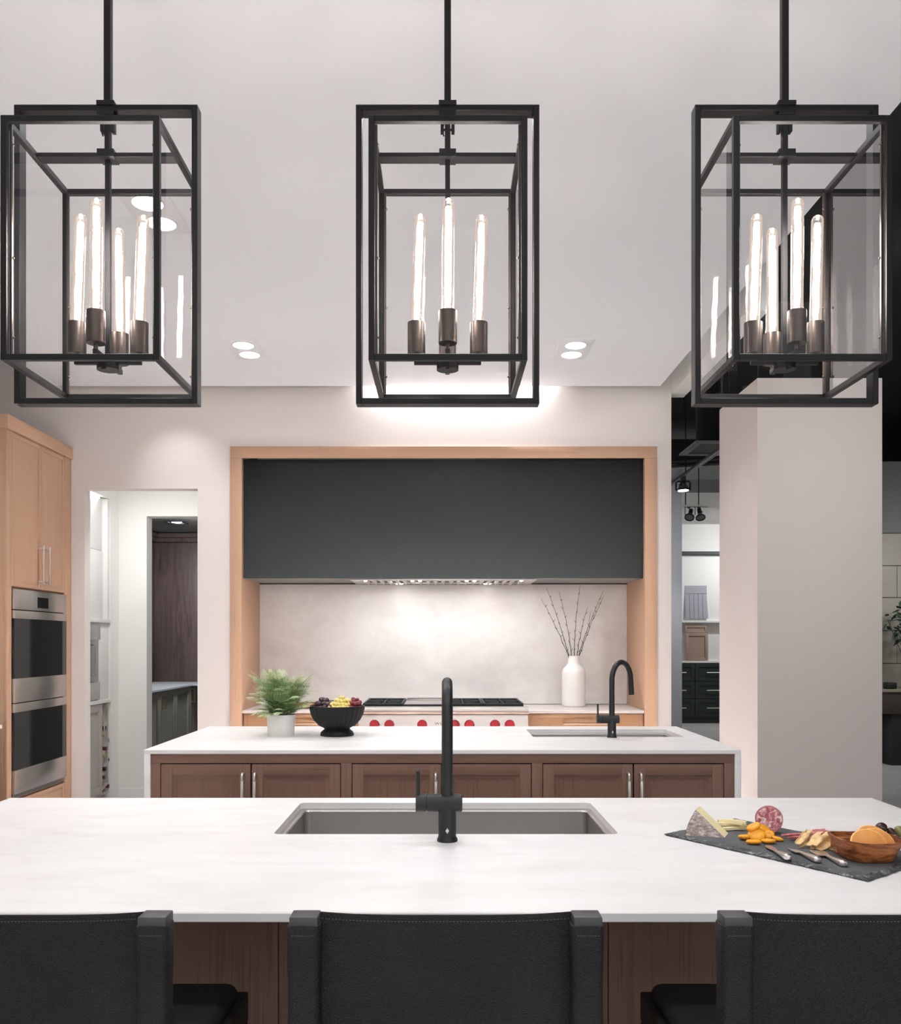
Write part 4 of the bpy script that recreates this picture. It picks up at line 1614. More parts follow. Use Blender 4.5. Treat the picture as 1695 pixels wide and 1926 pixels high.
# cheese wedge: a sector of a wheel stood on its cut face
bl = on(1289.5, 1571, BZ); brr = on(1363, 1575.5, BZ)
ap = Vector((0, 0, 0)); ap.y = bl.y + 0.012
ap = at(1309, 1523, bl.y + 0.010)
back = Vector((0.026, 0.050, 0.0))
m = MB()
left = [bl.lerp(ap, k / 6) + Vector((-0.0045 * math.sin(math.pi * k / 6), 0, 0)) for k in range(7)]
face = [brr] + left
m.loops([face, [p + back for p in face]], True, True, 0)
t = None
o = m.build('cheese_wedge', ('cheese',), None, smooth=20, org=(bl + brr) / 2 + back / 2)
tag(o, 'wedge of cheese with grey mottled rind at the board corner', 'cheese')
m = MB()
nf = Vector((0, -1, 0))
f2 = [p + Vector((0, -0.0025, 0)) for p in face]
n_ = len(f2)
inner = [p.lerp(sum(f2, Vector()) / n_, 0.0) for p in f2]
m.loops([[p + Vector((0, 0.0015, 0)) for p in face], f2], True, True, 0)
lf = [p + Vector((-0.002, 0, 0.0005)) for p in left]
for k in range(6):
    m.face([left[k] + Vector((-0.0012, -0.002, 0)), left[k + 1] + Vector((-0.0012, -0.002, 0)), left[k + 1] + back + Vector((-0.0012, 0, 0)), left[k] + back + Vector((-0.0012, 0, 0))])
m.build('rind', 'cheese_rind', o, smooth=20)

# sticks of sliced cheese
lbs = ('pale cheese stick lowest and nearest the wedge in the fanned slices', 'pale cheese stick second from the bottom of the fanned slices', 'pale cheese stick in the middle of the fanned slices',
       'pale cheese stick with a pointed dark rind tip, high in the fanned slices', 'topmost pale cheese stick of the fanned slices')
for k, (u0, v0, u1, v1, z) in enumerate(((1356, 1560, 1402, 1558, 0.004), (1351, 1553, 1405, 1554, 0.008), (1347, 1550, 1404, 1551, 0.013), (1351, 1544, 1398, 1550, 0.019), (1358, 1543, 1404, 1548, 0.022))):
    p, q = on(u0, v0, BZ + z), on(u1, v1, BZ + z)
    m = MB()
    d = (q - p)
    sd = d.cross(Vector((0, 0, 1))).normalized() * 0.0055
    h = Vector((0, 0, 0.0036))
    rings = []
    for s_, w_ in ((0, 0.35), (0.12, 0.8), (0.6, 1.0), (1.0, 0.8)):
        c = p + d * s_ + Vector((0, 0, 0.002 * math.sin(s_ * 3)))
        rings.append([c - sd * w_ - h, c + sd * w_ - h, c + sd * w_ + h, c - sd * w_ + h])
    m.loops(rings)
    o = m.build('cheese_slice', 'cheese', None, smooth=30, org=(p + q) / 2)
    tag(o, lbs[k], 'cheese', 'fanned cheese slices')
    m = MB()
    e = p - d * 0.03
    m.loops([[e - h * 0.5, e + sd * 0.2, e + h * 0.5], [p + d * 0.03 - sd * 0.5 - h * 1.05, p + d * 0.03 + sd * 0.6, p + d * 0.03 + h * 1.1]])
    m.build('rind', 'cheese_rind', o, smooth=0)

# salami end
sc_ = at(1447, 1543, 2.262)
ax = Vector((0.30, 0.94, -0.10)).normalized()
q = ax.to_track_quat('Z', 'Y')
m = MB()
rings = []
for k, (s_, r) in enumerate(((-0.001, 0.0315), (0.0, 0.0335), (0.012, 0.0345), (0.022, 0.033), (0.034, 0.030), (0.042, 0.024), (0.046, 0.012))):
    rings.append([sc_ + q @ Vector((math.cos(2 * math.pi * j / 36) * r * (1 + 0.02 * math.sin(3 * 2 * math.pi * j / 36)), math.sin(2 * math.pi * j / 36) * r * 1.04, s_)) for j in range(36)])
low_ = min(p.z for rg in rings for p in rg)
rings = [[p + Vector((0, 0, BZ - low_ + 0.0003)) for p in rg] for rg in rings]
m.loops(rings, False, True)
o = m.build('salami', 'salami_skin', None, smooth=50, org=sc_)
tag(o, 'cut salami end showing its marbled pink face, behind the apricots', 'salami')
m = MB()
m.loops([[p for p in rings[0]], [p + ax * -0.0012 for p in rings[0]]], False, True)
m.build('cut_face', 'salami', o)

# dried apricots
def apricot(u, v, z, rx, ry, rz, rot, label, seed):
    c = on(u, v, BZ + z)
    m = MB()
    m.ball((0, 0, 0), (rx, ry, rz), u=20, v=12)
    for w in m.bm.verts:
        d = math.hypot(w.co.x / rx, w.co.y / ry)
        if w.co.z > 0:
            w.co.z *= 0.55 + 0.45 * d
    m.jitter(0.0016, 60, seed)
    bmesh.ops.transform(m.bm, matrix=Matrix.Translation(c) @ Euler(rot).to_matrix().to_4x4(), verts=m.bm.verts)
    if z < 0.009:
        lo = min(w.co.z for w in m.bm.verts)
        bmesh.ops.translate(m.bm, vec=(0, 0, BZ - lo + 0.0002), verts=m.bm.verts)
    o = m.build('dried_apricot', 'apricot', None, smooth=60, org=c)
    tag(o, label, 'apricot', 'dried apricots beside the salami')
apricot(1402, 1574.5, 0.007, 0.0185, 0.016, 0.0075, (R(-10), 0, 0), 'dried apricot at the cheese end of the orange pile', 1)
apricot(1417.5, 1583.5, 0.006, 0.0175, 0.0145, 0.0065, (0, 0, R(-12)), 'dried apricot lowest in the orange pile, nearest the short spreader knife', 2)
apricot(1423.5, 1570, 0.016, 0.0215, 0.019, 0.0085, (R(48), 0, R(-12)), 'largest dried apricot, propped up in the middle of the pile', 3)
apricot(1418, 1555, 0.034, 0.0195, 0.011, 0.0085, (R(30), R(-22), R(10)), 'long dried apricot on top of the orange pile', 4)
apricot(1438.5, 1559.5, 0.022, 0.0170, 0.013, 0.008, (R(30), R(24), 0), 'deep orange dried apricot leaning on the salami face', 5)
apricot(1447, 1570, 0.012, 0.0135, 0.012, 0.0075, (R(50), R(-30), 0), 'small upright dried apricot touching the foot of the salami', 6)
apricot(1445.5, 1581.7, 0.006, 0.0180, 0.0135, 0.0065, (0, R(-3), 0), 'flat dried apricot at the front of the pile nearest the pointed knife', 7)
apricot(1463, 1577.3, 0.006, 0.0140, 0.0115, 0.006, (0, R(12), R(-20)), 'dried apricot at the end of the pile nearest the cured meat', 8)

# folded cured meat
for k, (u0, v0, u1, v1, z, w_, lb) in enumerate(((1470, 1571, 1530, 1570, 0.008, 0.011, 'thin rolled slice of cured meat pointing at the salami'), (1482, 1577, 1528, 1575, 0.006, 0.010, 'cured meat slice lying lowest in front of the other slices'),
                                                  (1508, 1567, 1556, 1565, 0.013, 0.013, 'folded pink slice of cured meat behind the crisps'))):
    p, q_ = on(u0, v0, BZ + z), on(u1, v1, BZ + z)
    d = q_ - p
    sd = Vector((-d.y, d.x, 0)).normalized()
    m = MB()
    rings = []
    n = 14
    for i in range(n + 1):
        s_ = i / n
        ww = w_ * (0.25 + 0.75 * min(1, s_ * 1.6))
        c = p + d * s_
        prof = []
        for j in range(9):
            f = j / 8
            prof.append(c + sd * (f - 0.5) * 2 * ww + Vector((0, 0, 0.0045 * math.sin(f * 9.5 + s_ * 4 + k) * (0.4 + s_))))
        rings.append([x + Vector((0, 0, 0.0009)) for x in prof] + [x - Vector((0, 0, 0.0009)) for x in reversed(prof)])
    m.loops(rings)
    lo = min(w.co.z for w in m.bm.verts)
    if lo < BZ:
        bmesh.ops.translate(m.bm, vec=(0, 0, BZ - lo + 0.0002), verts=m.bm.verts)
    o = m.build('cured_meat_slice', 'cured_meat', None, smooth=60, org=p)
    tag(o, lb, 'cured meat', 'cured meat slices on the slate')

# puffed crisps leaning on one another
cl = ('ridged pale crisp at the apricot end of the crisp row', 'pale crisp second in the row counting from the apricots', 'broad wavy crisp in the middle of the row', 'pale crisp next to the last one before the wooden bowl', 'pale crisp touching the wooden bowl')
for k, (u0, v0, u1, v1, wd) in enumerate(((1502, 1593, 1524, 1567, 0.017), (1524, 1595, 1545, 1569, 0.015), (1535, 1597, 1566, 1570, 0.020), (1563, 1599, 1580, 1571, 0.018), (1585, 1600, 1592, 1574, 0.012))):
    p = on(u0, v0, BZ + 0.003)
    e = at(u1, v1, p.y + 0.030)
    d = e - p
    sd = d.cross(Vector((0.35, -1, 0.45))).normalized()
    nn = sd.cross(d).normalized()
    m = MB()
    n, w = 12, 8
    gr = {}
    rr = random.Random(40 + k)
    for s__, dz in ((0, 0.0016), (1, -0.0016)):
        for i in range(n + 1):
            s_ = i / n
            ww = wd * (0.42 + 0.58 * math.sin(math.pi * min(1, 0.12 + s_ * 0.8)))
            for j in range(w + 1):
                f = j / w - 0.5
                c = p + d * s_ + sd * f * 2 * ww * 0.75 + nn * (0.006 * math.sin(math.pi * s_) + 0.0045 * math.cos(f * 8 + k) + 0.002 * math.sin(s_ * 14 + f * 5) + dz)
                gr[s__, i, j] = m.bm.verts.new(c)
    for s__ in (0, 1):
        for i in range(n):
            for j in range(w):
                m.bm.faces.new((gr[s__, i, j], gr[s__, i + 1, j], gr[s__, i + 1, j + 1], gr[s__, i, j + 1]))
    for i in range(n):
        for j in (0, w):
            m.bm.faces.new((gr[0, i, j], gr[0, i + 1, j], gr[1, i + 1, j], gr[1, i, j]))
    for j in range(w):
        for i in (0, n):
            m.bm.faces.new((gr[0, i, j], gr[0, i, j + 1], gr[1, i, j + 1], gr[1, i, j]))
    m.jitter(0.0022, 90, k)
    lo = min(x.co.z for x in m.bm.verts)
    if lo < BZ:
        bmesh.ops.translate(m.bm, vec=(0, 0, BZ - lo + 0.0002), verts=m.bm.verts)
    o = m.build('crisp', 'crisp', None, smooth=60, org=p)
    tag(o, cl[k], 'crisp', 'puffed crisps on the slate')

# three cheese knives
def knife(tip, junction, end, shape, label):
    p0, p1, p2 = on(*tip, BZ + 0.0025), on(*junction, BZ + 0.0055), on(*end, BZ + 0.008)
    d = (p2 - p1).normalized()
    sd = d.cross(Vector((0, 0, 1))).normalized()
    up = sd.cross(d).normalized()
    t = thing('cheese_knife', (p0 + p2) / 2, label, 'knife', 'steel cheese knives on the slate')
    m = MB()
    L = (p2 - p1).length
    rings = []
    for s_, w_, h_ in ((0.0, 0.0045, 0.0022), (0.15, 0.0052, 0.003), (0.45, 0.0072, 0.0050), (0.75, 0.0092, 0.0068), (0.90, 0.0096, 0.0074), (0.97, 0.0085, 0.0065), (1.0, 0.0055, 0.0045)):
        c = p1 + d * L * s_
        c.z = max(c.z, BZ + h_ + 0.0004)
        ring = []
        for j in range(20):
            a = 2 * math.pi * j / 20
            cx, cy = math.cos(a), math.sin(a)
            k = 1.0 / max(abs(cx) ** 3 + abs(cy) ** 3, 1e-6) ** (1 / 3)
            ring.append(c + sd * cx * k * w_ + up * cy * k * h_)
        rings.append(ring)
    m.loops(rings)
    m.build('handle', 'knife_steel', t, smooth=50)
    bd = p1 + d * 0.004 - p0
    bs = bd.cross(Vector((0, 0, 1))).normalized()
    m = MB()
    poly = [p0 + bd * s_ + bs * w_ for s_, w_ in shape]
    m.prism(poly, (0, 0, 0.0013))
    m.build('blade', 'knife_steel', t, smooth=30)
round_blade = [(1.0, 0.004), (0.75, 0.0085), (0.45, 0.0105), (0.2, 0.0095), (0.05, 0.006), (0.0, 0.0), (0.05, -0.006), (0.2, -0.0095), (0.45, -0.0105), (0.75, -0.0085), (1.0, -0.004)]
point_blade = [(1.0, 0.0045), (0.92, 0.013), (0.6, 0.0095), (0.0, 0.0), (0.5, -0.008), (1.0, -0.009)]
knife((1444, 1591), (1458, 1600), (1484, 1612.5), round_blade, 'round-bladed steel spreader knife nearest the apricots')
knife((1480, 1595.5), (1506, 1603), (1541, 1618), point_blade, 'pointed triangular steel cheese knife between the two other knives')
# the third has a broad flat blade set across its handle
wide = [(1.0, 0.004), (0.95, 0.022), (0.55, 0.026), (0.1, 0.024), (0.0, 0.021), (0.15, -0.008), (0.5, -0.009), (1.0, -0.005)]
knife((1541, 1600), (1556, 1609.5), (1590, 1625), wide, 'broad-bladed steel cheese knife beside the wooden bowl')

# olive wood bowl with two wells
z0, z1 = BZ, BZ + 0.050
b0, b1 = on(1606, 1624, BZ), on(1692, 1628, BZ)
def bowl_ring(x0, x1, y0, y1, z, sag=0.0, n=40):
    out = []
    for j in range(n):
        a = 2 * math.pi * j / n
        cx, cy = math.cos(a), math.sin(a)
        k = 1.0 / max(abs(cx) ** 3.2 + abs(cy) ** 3.2, 1e-6) ** (1 / 3.2)
        px = (x0 + x1) / 2 + (x1 - x0) / 2 * cx * k
        py = (y0 + y1) / 2 + (y1 - y0) / 2 * cy * k
        out.append(Vector((px, py, z - sag * max(0, 1 - abs(cx * k) ** 2))))
    return out
WX0, WX1, WY0, WY1 = b0.x - 0.003, b1.x + 0.012, b0.y - 0.004, b0.y + 0.112
t_bowl = t = thing('wooden_bowl', ((WX0 + WX1) / 2, (WY0 + WY1) / 2, BZ), 'olive wood snack bowl holding crackers and olives on the slate corner', 'bowl')
e = 0.020
m = MB()
outer = [bowl_ring(WX0 + 0.004, WX1 - 0.004, WY0 + 0.006, WY1 - 0.006, z0), bowl_ring(WX0, WX1, WY0 + 0.002, WY1 - 0.002, z0 + 0.004),
         bowl_ring(WX0 - 0.010, WX1 + 0.010, WY0 - 0.006, WY1 + 0.006, (z0 + z1) / 2), bowl_ring(WX0 - e, WX1 + e, WY0 - 0.012, WY1 + 0.010, z1, 0.004),
         bowl_ring(WX0 - e + 0.006, WX1 + e - 0.006, WY0 - 0.007, WY1 + 0.005, z1 + 0.0005, 0.004),
         bowl_ring(WX0 - 0.004, WX1 + 0.004, WY0 + 0.004, WY1 - 0.004, z0 + 0.022), bowl_ring(WX0 + 0.012, WX1 - 0.012, WY0 + 0.016, WY1 - 0.016, z0 + 0.009)]
m.loops(outer, True, True)
m.build('bowl', 'olive_wood', t, smooth=50)
m = MB()
ym = (WY0 + WY1) / 2 + 0.006
m.box(WX0 - 0.010, WX1 + 0.010, ym - 0.003, ym + 0.003, z0 + 0.010, z1 - 0.004, 0.001)
m.build('divider', 'olive_wood', t)
# crackers stood in the front well
for k, (u, v, tilt, lb) in enumerate(((1634, 1600, 64, 'round tan cracker at the front of the wooden bowl'), (1650, 1591, 60, 'round tan cracker in the middle of the three in the bowl'), (1643, 1585, 58, 'round tan cracker at the back of the three, beside the olives'))):
    c = Vector((0, 0, 0))
    y = WY0 + 0.022 + 0.0130 * k
    c = at(u, v, y)
    c.z = z0 + (0.031, 0.040, 0.044)[k]
    m = MB()
    prof = [(0.0005, -0.0030), (0.93, -0.0030), (0.985, -0.0018), (0.985, 0.0018), (0.93, 0.0030), (0.0005, 0.0030)]
    rx, rz = 0.042, 0.034
    rings = []
    for r, h in prof:
        rings.append([Vector((math.cos(2 * math.pi * j / 40) * rx * r, math.sin(2 * math.pi * j / 40) * rz * r, h)) for j in range(40)])
    m.loops(rings)
    for f in m.bm.faces:
        if len(f.verts) == 4 and max(math.hypot(w.co.x / rx, w.co.y / rz) for w in f.verts) > 0.96 and min(math.hypot(w.co.x / rx, w.co.y / rz) for w in f.verts) > 0.9:
            f.material_index = 1
    bmesh.ops.transform(m.bm, matrix=Matrix.Translation(c) @ Euler((R(tilt), R(4 + 4 * k), 0)).to_matrix().to_4x4(), verts=m.bm.verts)
    lo = min(w.co.z for w in m.bm.verts)
    if lo < z0 + 0.0095:
        bmesh.ops.translate(m.bm, vec=(0, 0, z0 + 0.0095 - lo), verts=m.bm.verts)
    o = m.build('cracker', ('cracker', 'cracker_edge'), None, smooth=50, org=c)
    tag(o, lb, 'cracker', 'crackers in the wooden bowl')
for k, (u, v, mt, r, lb) in enumerate(((1658, 1556.5, 'olive_dark', 0.0125, 'largest dark olive on top, behind the crackers'), (1663, 1562.5, 'olive_green', 0.0090, 'small yellow-green olive tucked under the dark ones'),
                                       (1676, 1565, 'olive_dark', 0.0100, 'small dark olive between the large dark one and the green one'), (1692, 1564, 'olive_green', 0.0125, 'green olive at the frame edge of the bowl'))):
    c = at(u, v, ym + 0.022 + 0.006 * (k % 2))
    m = MB()
    m.ball(c, (r * 1.12, r * 0.95, r * 0.95), rot=Euler((0, R(20 * k), R(15))), u=18, v=12)
    o = m.build('olive', mt, None, smooth=180, org=c)
    tag(o, lb, 'olive', 'olives in the wooden bowl')
m = MB()
m.box(WX0 - 0.002, WX1 + 0.002, ym + 0.003, WY1 - 0.006, z0 + 0.012, z0 + 0.036)
m.build('well_floor', 'olive_wood', t_bowl)

# ------------------------------------------------------------------ pantry niche in the hall
t = thing('pantry_cabinet', (-3.1, 7.3, 0), 'pale grey pantry base cabinet with bottle rack, seen through the doorway', 'cabinet')
KX = -2.880
ky0, ky1 = 6.60, 7.548
kr = 7.366
m = MB()
m.box(-3.41, KX - 0.02, ky0, kr, 0.12, 0.905)
m.box(-3.41, -3.38, kr, ky1, 0.12, 0.905)
m.box(-3.38, KX - 0.02, ky1 - 0.018, ky1, 0.12, 0.905)
m.box(-3.38, KX - 0.02, kr, ky1 - 0.018, 0.12, 0.138)
m.box(-3.38, KX - 0.06, ky0, ky1, 0.0, 0.12)
m.build('carcass', 'pantry_grey', t)
fr = Front('+X', KX - 0.02)
for a, b in ((6.61, 6.984), (6.988, kr - 0.002)):
    d = panel_door(fr, a, b, 0.145, 0.90, t, ('pantry_grey', 'pantry_grey'), t=0.02, stile=0.06, rec=0.012)
    m = MB()
    ff = Front('+X', KX)
    for z in (0.66, 0.80):
        ff.box(m, b - 0.034, b - 0.026, 0, 0.028, z, z + 0.008)
    ff.box(m, b - 0.034, b - 0.026, 0.024, 0.032, 0.655, 0.813)
    m.build('handle', 'nickel', d)
for k in range(5):
    z = 0.82 - 0.175 * k
    m = MB()
    zb_ = z - 0.175
    y0_, y1_ = kr + 0.004, ky1 - 0.02
    za, zc = max(zb_, 0.14), min(z + 0.09, 0.90)
    m.prism([(KX - 0.022, y0_, za), (KX - 0.022, y0_, za + 0.020), (KX - 0.022, y1_, zc), (KX - 0.022, y1_, zc - 0.020)], (-0.30, 0, 0))
    m.build('slat', 'pantry_grey', t)
wb = ((199.6, 1369, 'wine_dark', 'wine bottle with a dark capsule, top of the rack'), (198, 1383, 'wine_gold', 'wine bottle with a gold capsule, upper one in the rack'), (205.8, 1392, 'wine_silver', 'wine bottle with a grey capsule in the rack'),
      (201, 1408, 'wine_red', 'wine bottle with a red capsule directly below the grey one'), (197.7, 1422, 'wine_gold', 'wine bottle with a gold capsule, lower one in the rack'), (206.7, 1428.5, 'wine_red', 'red-capped wine bottle beside the lower gold one'),
      (199.6, 1446, 'wine_dark', 'wine bottle with a dark capsule in the lower half of the rack'), (197, 1462, 'wine_red', 'red-capped wine bottle next to the cabinet door, second lowest in the rack'), (205, 1478.5, 'wine_red', 'red-capped wine bottle lowest in the rack'))
for u, v, mt, lb in wb:
    X_ = KX - 0.012
    y = -X_ * F_PX / (U0 - u)
    z = CAM_Z - (v - V0) * y / F_PX
    c = Vector((X_, y, z))
    t = thing('wine_bottle', (X_ - 0.14, y, z), lb, 'bottle', 'wine bottles lying in the pantry rack')
    m = MB()
    m.lathe([(0.004, -0.30), (0.036, -0.298), (0.037, -0.12), (0.030, -0.095), (0.015, -0.075), (0.0145, -0.04)], (0, 0, 0), 18)
    bmesh.ops.transform(m.bm, matrix=Matrix.Translation(c) @ Euler((0, R(90), 0)).to_matrix().to_4x4(), verts=m.bm.verts)
    m.build('glass_body', 'bottle_glass', t)
    m = MB()
    m.lathe([(0.0155, -0.058), (0.0160, -0.006), (0.0172, -0.005), (0.0172, 0.0)], (0, 0, 0), 18)
    bmesh.ops.transform(m.bm, matrix=Matrix.Translation(c) @ Euler((0, R(90), 0)).to_matrix().to_4x4(), verts=m.bm.verts)
    m.build('capsule', mt, t)
m = MB()
slab(m, -3.41, KX + 0.014, ky0, ky1, 0.906, 0.934)
o = m.build('pantry_counter', 'pantry_white')
tag(o, 'white counter ledge over the pantry bottle rack', 'countertop')
t = thing('pantry_tower', (-3.1, 7.3, 0.934), 'white upper pantry cabinet beside the built-in coffee machine', 'cabinet')
m = MB()
m.box(-3.41, KX - 0.02, 7.335, ky1, 0.935, 1.585, 0.001)
m.build('side_panel', 'pantry_white', t)
m = MB()
m.box(-3.41, KX + 0.006, ky0, ky1, 1.586, 1.615, 0.001)
m.build('ledge', 'pantry_white', t)
for a, b in ((ky0, 7.12), (7.123, 7.50)):
    m = MB()
    m.box(-3.41, KX - 0.05, a, b, 1.616, 2.20, 0.001)
    m.build('upper_door', 'pantry_white', t)
m = MB()
m.box(-3.41, KX - 0.055, ky0, 7.50, 2.205, 2.655, 0.001)
m.build('upper_panel', 'pantry_white', t)
m = MB()
m.box(-3.41, KX - 0.012, 7.503, ky1, 1.616, 2.655, 0.001)
m.build('end_panel', 'pantry_white', t)
m = MB()
m.box(KX - 0.052, KX - 0.037, ky0 + 0.05, 7.40, 2.640, 2.652)
o = m.build('strip_light', 'strip_white')
tag(o, 'thin bright strip light at the top of the pantry niche', 'strip light')
t = thing('coffee_machine', (-3.1, 7.1, 0.936), 'built-in grey coffee machine with black glass front in the pantry', 'coffee machine')
y0_, y1_ = 6.78, 7.333
m = MB()
m.box(-3.40, KX - 0.02, y0_, y1_, 0.936, 1.584)
m.build('housing', 'appliance_grey', t)
ff = Front('+X', KX - 0.0195)
m = MB()
ff.box(m, y0_ + 0.004, y1_ - 0.002, 0, 0.016, 1.44, 1.56, 0.001)
cpn = m.build('top_panel', 'appliance_grey', t)
m = MB()
for k in range(3):
    ff.box(m, 7.20 + 0.02 * k, 7.212 + 0.02 * k, 0.0155, 0.0175, 1.455, 1.462)
m.build('button', 'white_mark', cpn)
m = MB()
ff.box(m, y0_ + 0.004, y1_ - 0.10, 0, 0.018, 1.095, 1.435, 0.001)
gl_ = m.build('glass_door', 'oven_glass', t)
m = MB()
m.tube([ff.p(y1_ - 0.16, 0.018, 1.15), ff.p(y1_ - 0.16, 0.04, 1.15), ff.p(y1_ - 0.16, 0.04, 1.40), ff.p(y1_ - 0.16, 0.018, 1.40)], 0.007, 8)
m.build('handle', 'appliance_grey', gl_)
m = MB()
ff.box(m, y0_ + 0.004, y1_ - 0.002, 0, 0.014, 0.945, 1.090, 0.001)
m.build('drip_drawer', 'pantry_grey', t)

# ------------------------------------------------------------------ den through the second opening
t = thing('walnut_panel', (-2.6, 11.2, 0), 'tall figured walnut wall panel with crown in the dark den', 'wall panel')
pz = CAM_Z - (1282 - V0) * 11.2 / F_PX
for k in range(3):
    m = MB()
    m.box(-3.725 + k * 0.705, -3.022 + k * 0.705, 11.195, 11.215, pz - 0.02, 2.70, 0.001)
    m.build('panel', 'figured_walnut', t)
m = MB()
m.box(-3.727, -1.605, 11.08, 11.215, 2.755, 2.80, 0.004)
m.box(-3.727, -1.605, 11.12, 11.215, 2.70, 2.755, 0.004)
m.box(-3.727, -3.62, 9.0, 11.08, 2.755, 2.80, 0.004)
m.box(-3.727, -3.66, 9.0, 11.12, 2.70, 2.755, 0.004)
m.build('crown', 'figured_walnut', t)
m = MB()
m.box(-3.728, -3.71, 9.0, 11.19, pz - 0.02, 2.70, 0.001)
m.build('side_panel', 'figured_walnut', t)
m = MB()
slab(m, -3.70, -3.03, 8.0, 11.19, TOP - 0.022, TOP)
slab(m, -3.029, -1.61, 10.55, 11.19, TOP - 0.022, TOP)
o = m.build('den_counter', 'den_counter')
tag(o, 'pale blue-grey counter on the dark den cabinets', 'countertop')
t = thing('den_cabinet', (-3.3, 9.6, 0), 'dark grey den base cabinets with brass handles', 'cabinet')
m = MB()
m.box(-3.70, -3.075, 8.0, 11.19, 0.1, TOP - 0.0225)
m.box(-3.70, -3.13, 8.02, 11.15, 0, 0.1)
m.build('carcass', 'den_cabinet', t)
fr = Front('+X', -3.0745)
edges = (8.30, 8.85, 9.40, 9.95, 10.5, 11.05)
for k in range(5):
    a, b = edges[k] + 0.002, edges[k + 1] - 0.002
    d = panel_door(fr, a, b, 0.105, TOP - 0.03, t, ('den_cabinet', 'den_cabinet'), t=0.022, stile=0.065, rec=0.018)
    ah = (a + 0.05) if k in (2, 4) else (b - 0.035)
    if k in (1, 3):
        continue
    ff = Front('+X', -3.0525)
    m = MB()
    for z in (0.70, 0.855):
        ff.box(m, ah - 0.005, ah + 0.005, 0, 0.045, z - 0.005, z + 0.005)
    ff.box(m, ah - 0.006, ah + 0.006, 0.040, 0.050, 0.695, 0.860)
    ff.box(m, ah - 0.006, ah + 0.006, 0.0, 0.004, 0.695, 0.860)
    m.build('handle', 'brass', d)
c = Vector((-3.09, 10.1, 2.82))
t = thing('den_downlight', c, 'black-trimmed downlight in the dark den ceiling', 'downlight')
m = MB()
for k in range(4):
    q = R(90 * k)
    d = Vector((math.cos(q), math.sin(q), 0))
    s_ = Vector((-d.y, d.x, 0))
    m.obox(c + d * 0.095 + Vector((0, 0, -0.010)), (0.03, 0.22, 0.02), Matrix((d, s_, Vector((0, 0, 1)))).transposed())
m.build('trim', 'black_matte', t)
m = MB()
m.cyl(c + Vector((0, 0, -0.012)), c + Vector((0, 0, -0.004)), 0.058, n=32)
m.build('lamp_disc', 'lamp_white', t)

# ------------------------------------------------------------------ showroom between wall end and pillar
SY = 15.25
def sx(u, y=SY):
    return (u - U0) * y / F_PX
def sz(v, y=SY):
    return CAM_Z - (v - V0) * y / F_PX
t = thing('drawer_base', (4.6, SY + 0.2, 0), 'dark green-grey drawer units below the door samples in the far showroom', 'cabinet')
m = MB()
m.box(sx(1262), sx(1400), SY + 0.02, SY + 0.33, 0.12, sz(1247) - 0.002)
m.box(sx(1262), sx(1400), SY + 0.03, SY + 0.33, 0.0, 0.12)
m.build('carcass', 'drawer_green', t)
fr = Front('-Y', SY + 0.0195)
for a, b in ((sx(1263), sx(1307.2)), (sx(1308.2), sx(1362))):
    for v0, v1 in ((1248, 1281.6), (1282.6, 1314), (1315, 1348)):
        d = panel_door(fr, a, b, sz(v1), sz(v0), t, ('drawer_green', 'drawer_green'), t=0.02, stile=0.065, rec=0.012, name='drawer')
        ff = Front('-Y', SY)
        m = MB()
        zc = sz((v0 + v1) / 2)
        xc = sx(1274) if a < sx(1290) else sx(1345)
        for q in (-0.13, 0.13):
            m.tube([ff.p(xc + q, 0, zc), ff.p(xc + q, 0.03, zc)], 0.006, 8)
        m.tube([ff.p(xc - 0.15, 0.032, zc), ff.p(xc + 0.15, 0.032, zc)], 0.008, 8)
        m.build('handle', 'nickel', d)
t = thing('sample_display', (4.6, 15.4, sz(1247)), 'white display wall with shelf ledges over the dark drawers', 'display')
m = MB()
m.box(sx(1262), sx(1400), SY - 0.01, SY + 0.34, sz(1247), sz(1243), 0.002)
m.box(sx(1262), sx(1400), 15.32, SY + 0.34, sz(1243), sz(1193))
m.build('lower_board', 'display_white', t)
m = MB()
m.box(sx(1262), sx(1400), SY + 0.02, SY + 0.34, sz(1171), sz(1167), 0.002)
m.build('ledge', 'display_white', t)
m = MB()
m.box(sx(1262), sx(1400), 15.32, SY + 0.34, sz(1167), sz(1043))
m.build('upper_board', 'display_white', t)
m = MB()
m.box(sx(1262), sx(1400), SY, SY + 0.34, sz(1043), sz(1037))
m.build('top_rail', 'line_dark', t)
m = MB()
m.box(sx(1262), sx(1400), SY + 0.2, SY + 0.345, sz(1193), sz(1171))
m.build('shelf_recess', 'wall_paint', t)
# sample doors leaning on the ledges
t = thing('sample_door', (sx(1312), SY + 0.03, sz(1163)), 'pale lavender-grey beaded sample door on the upper ledge', 'sample door')
m = MB()
xs = [sx(u) for u in (1290.5, 1298.7, 1306.9, 1315.1, 1323.3, 1331.5)]
for k in range(5):
    m2 = MB()
    m2.prism([(xs[k] + 0.004, SY + 0.030, sz(1163.0)), (xs[k + 1] - 0.002 + 0.02 * (k == 4), SY + 0.030, sz(1163.0)), (xs[k + 1] - 0.004, SY + 0.058, sz(1117)), (xs[k] + 0.002 - 0.00, SY + 0.058, sz(1117))], (0, 0.02, 0))
    m2.build('board', 'sample_grey', t)
m.prism([(xs[0], SY + 0.058, sz(1116)), (xs[5], SY + 0.058, sz(1116)), (xs[5], SY + 0.066, sz(1101)), (xs[0], SY + 0.066, sz(1101))], (0, 0.02, 0))
m.build('drawer_front', 'sample_grey', t)
t = thing('sample_door', (sx(1311), SY - 0.005, sz(1241)), 'tan wooden framed sample door standing on the lower ledge', 'sample door')
m = MB()
fr2 = Front('-Y', SY + 0.05)
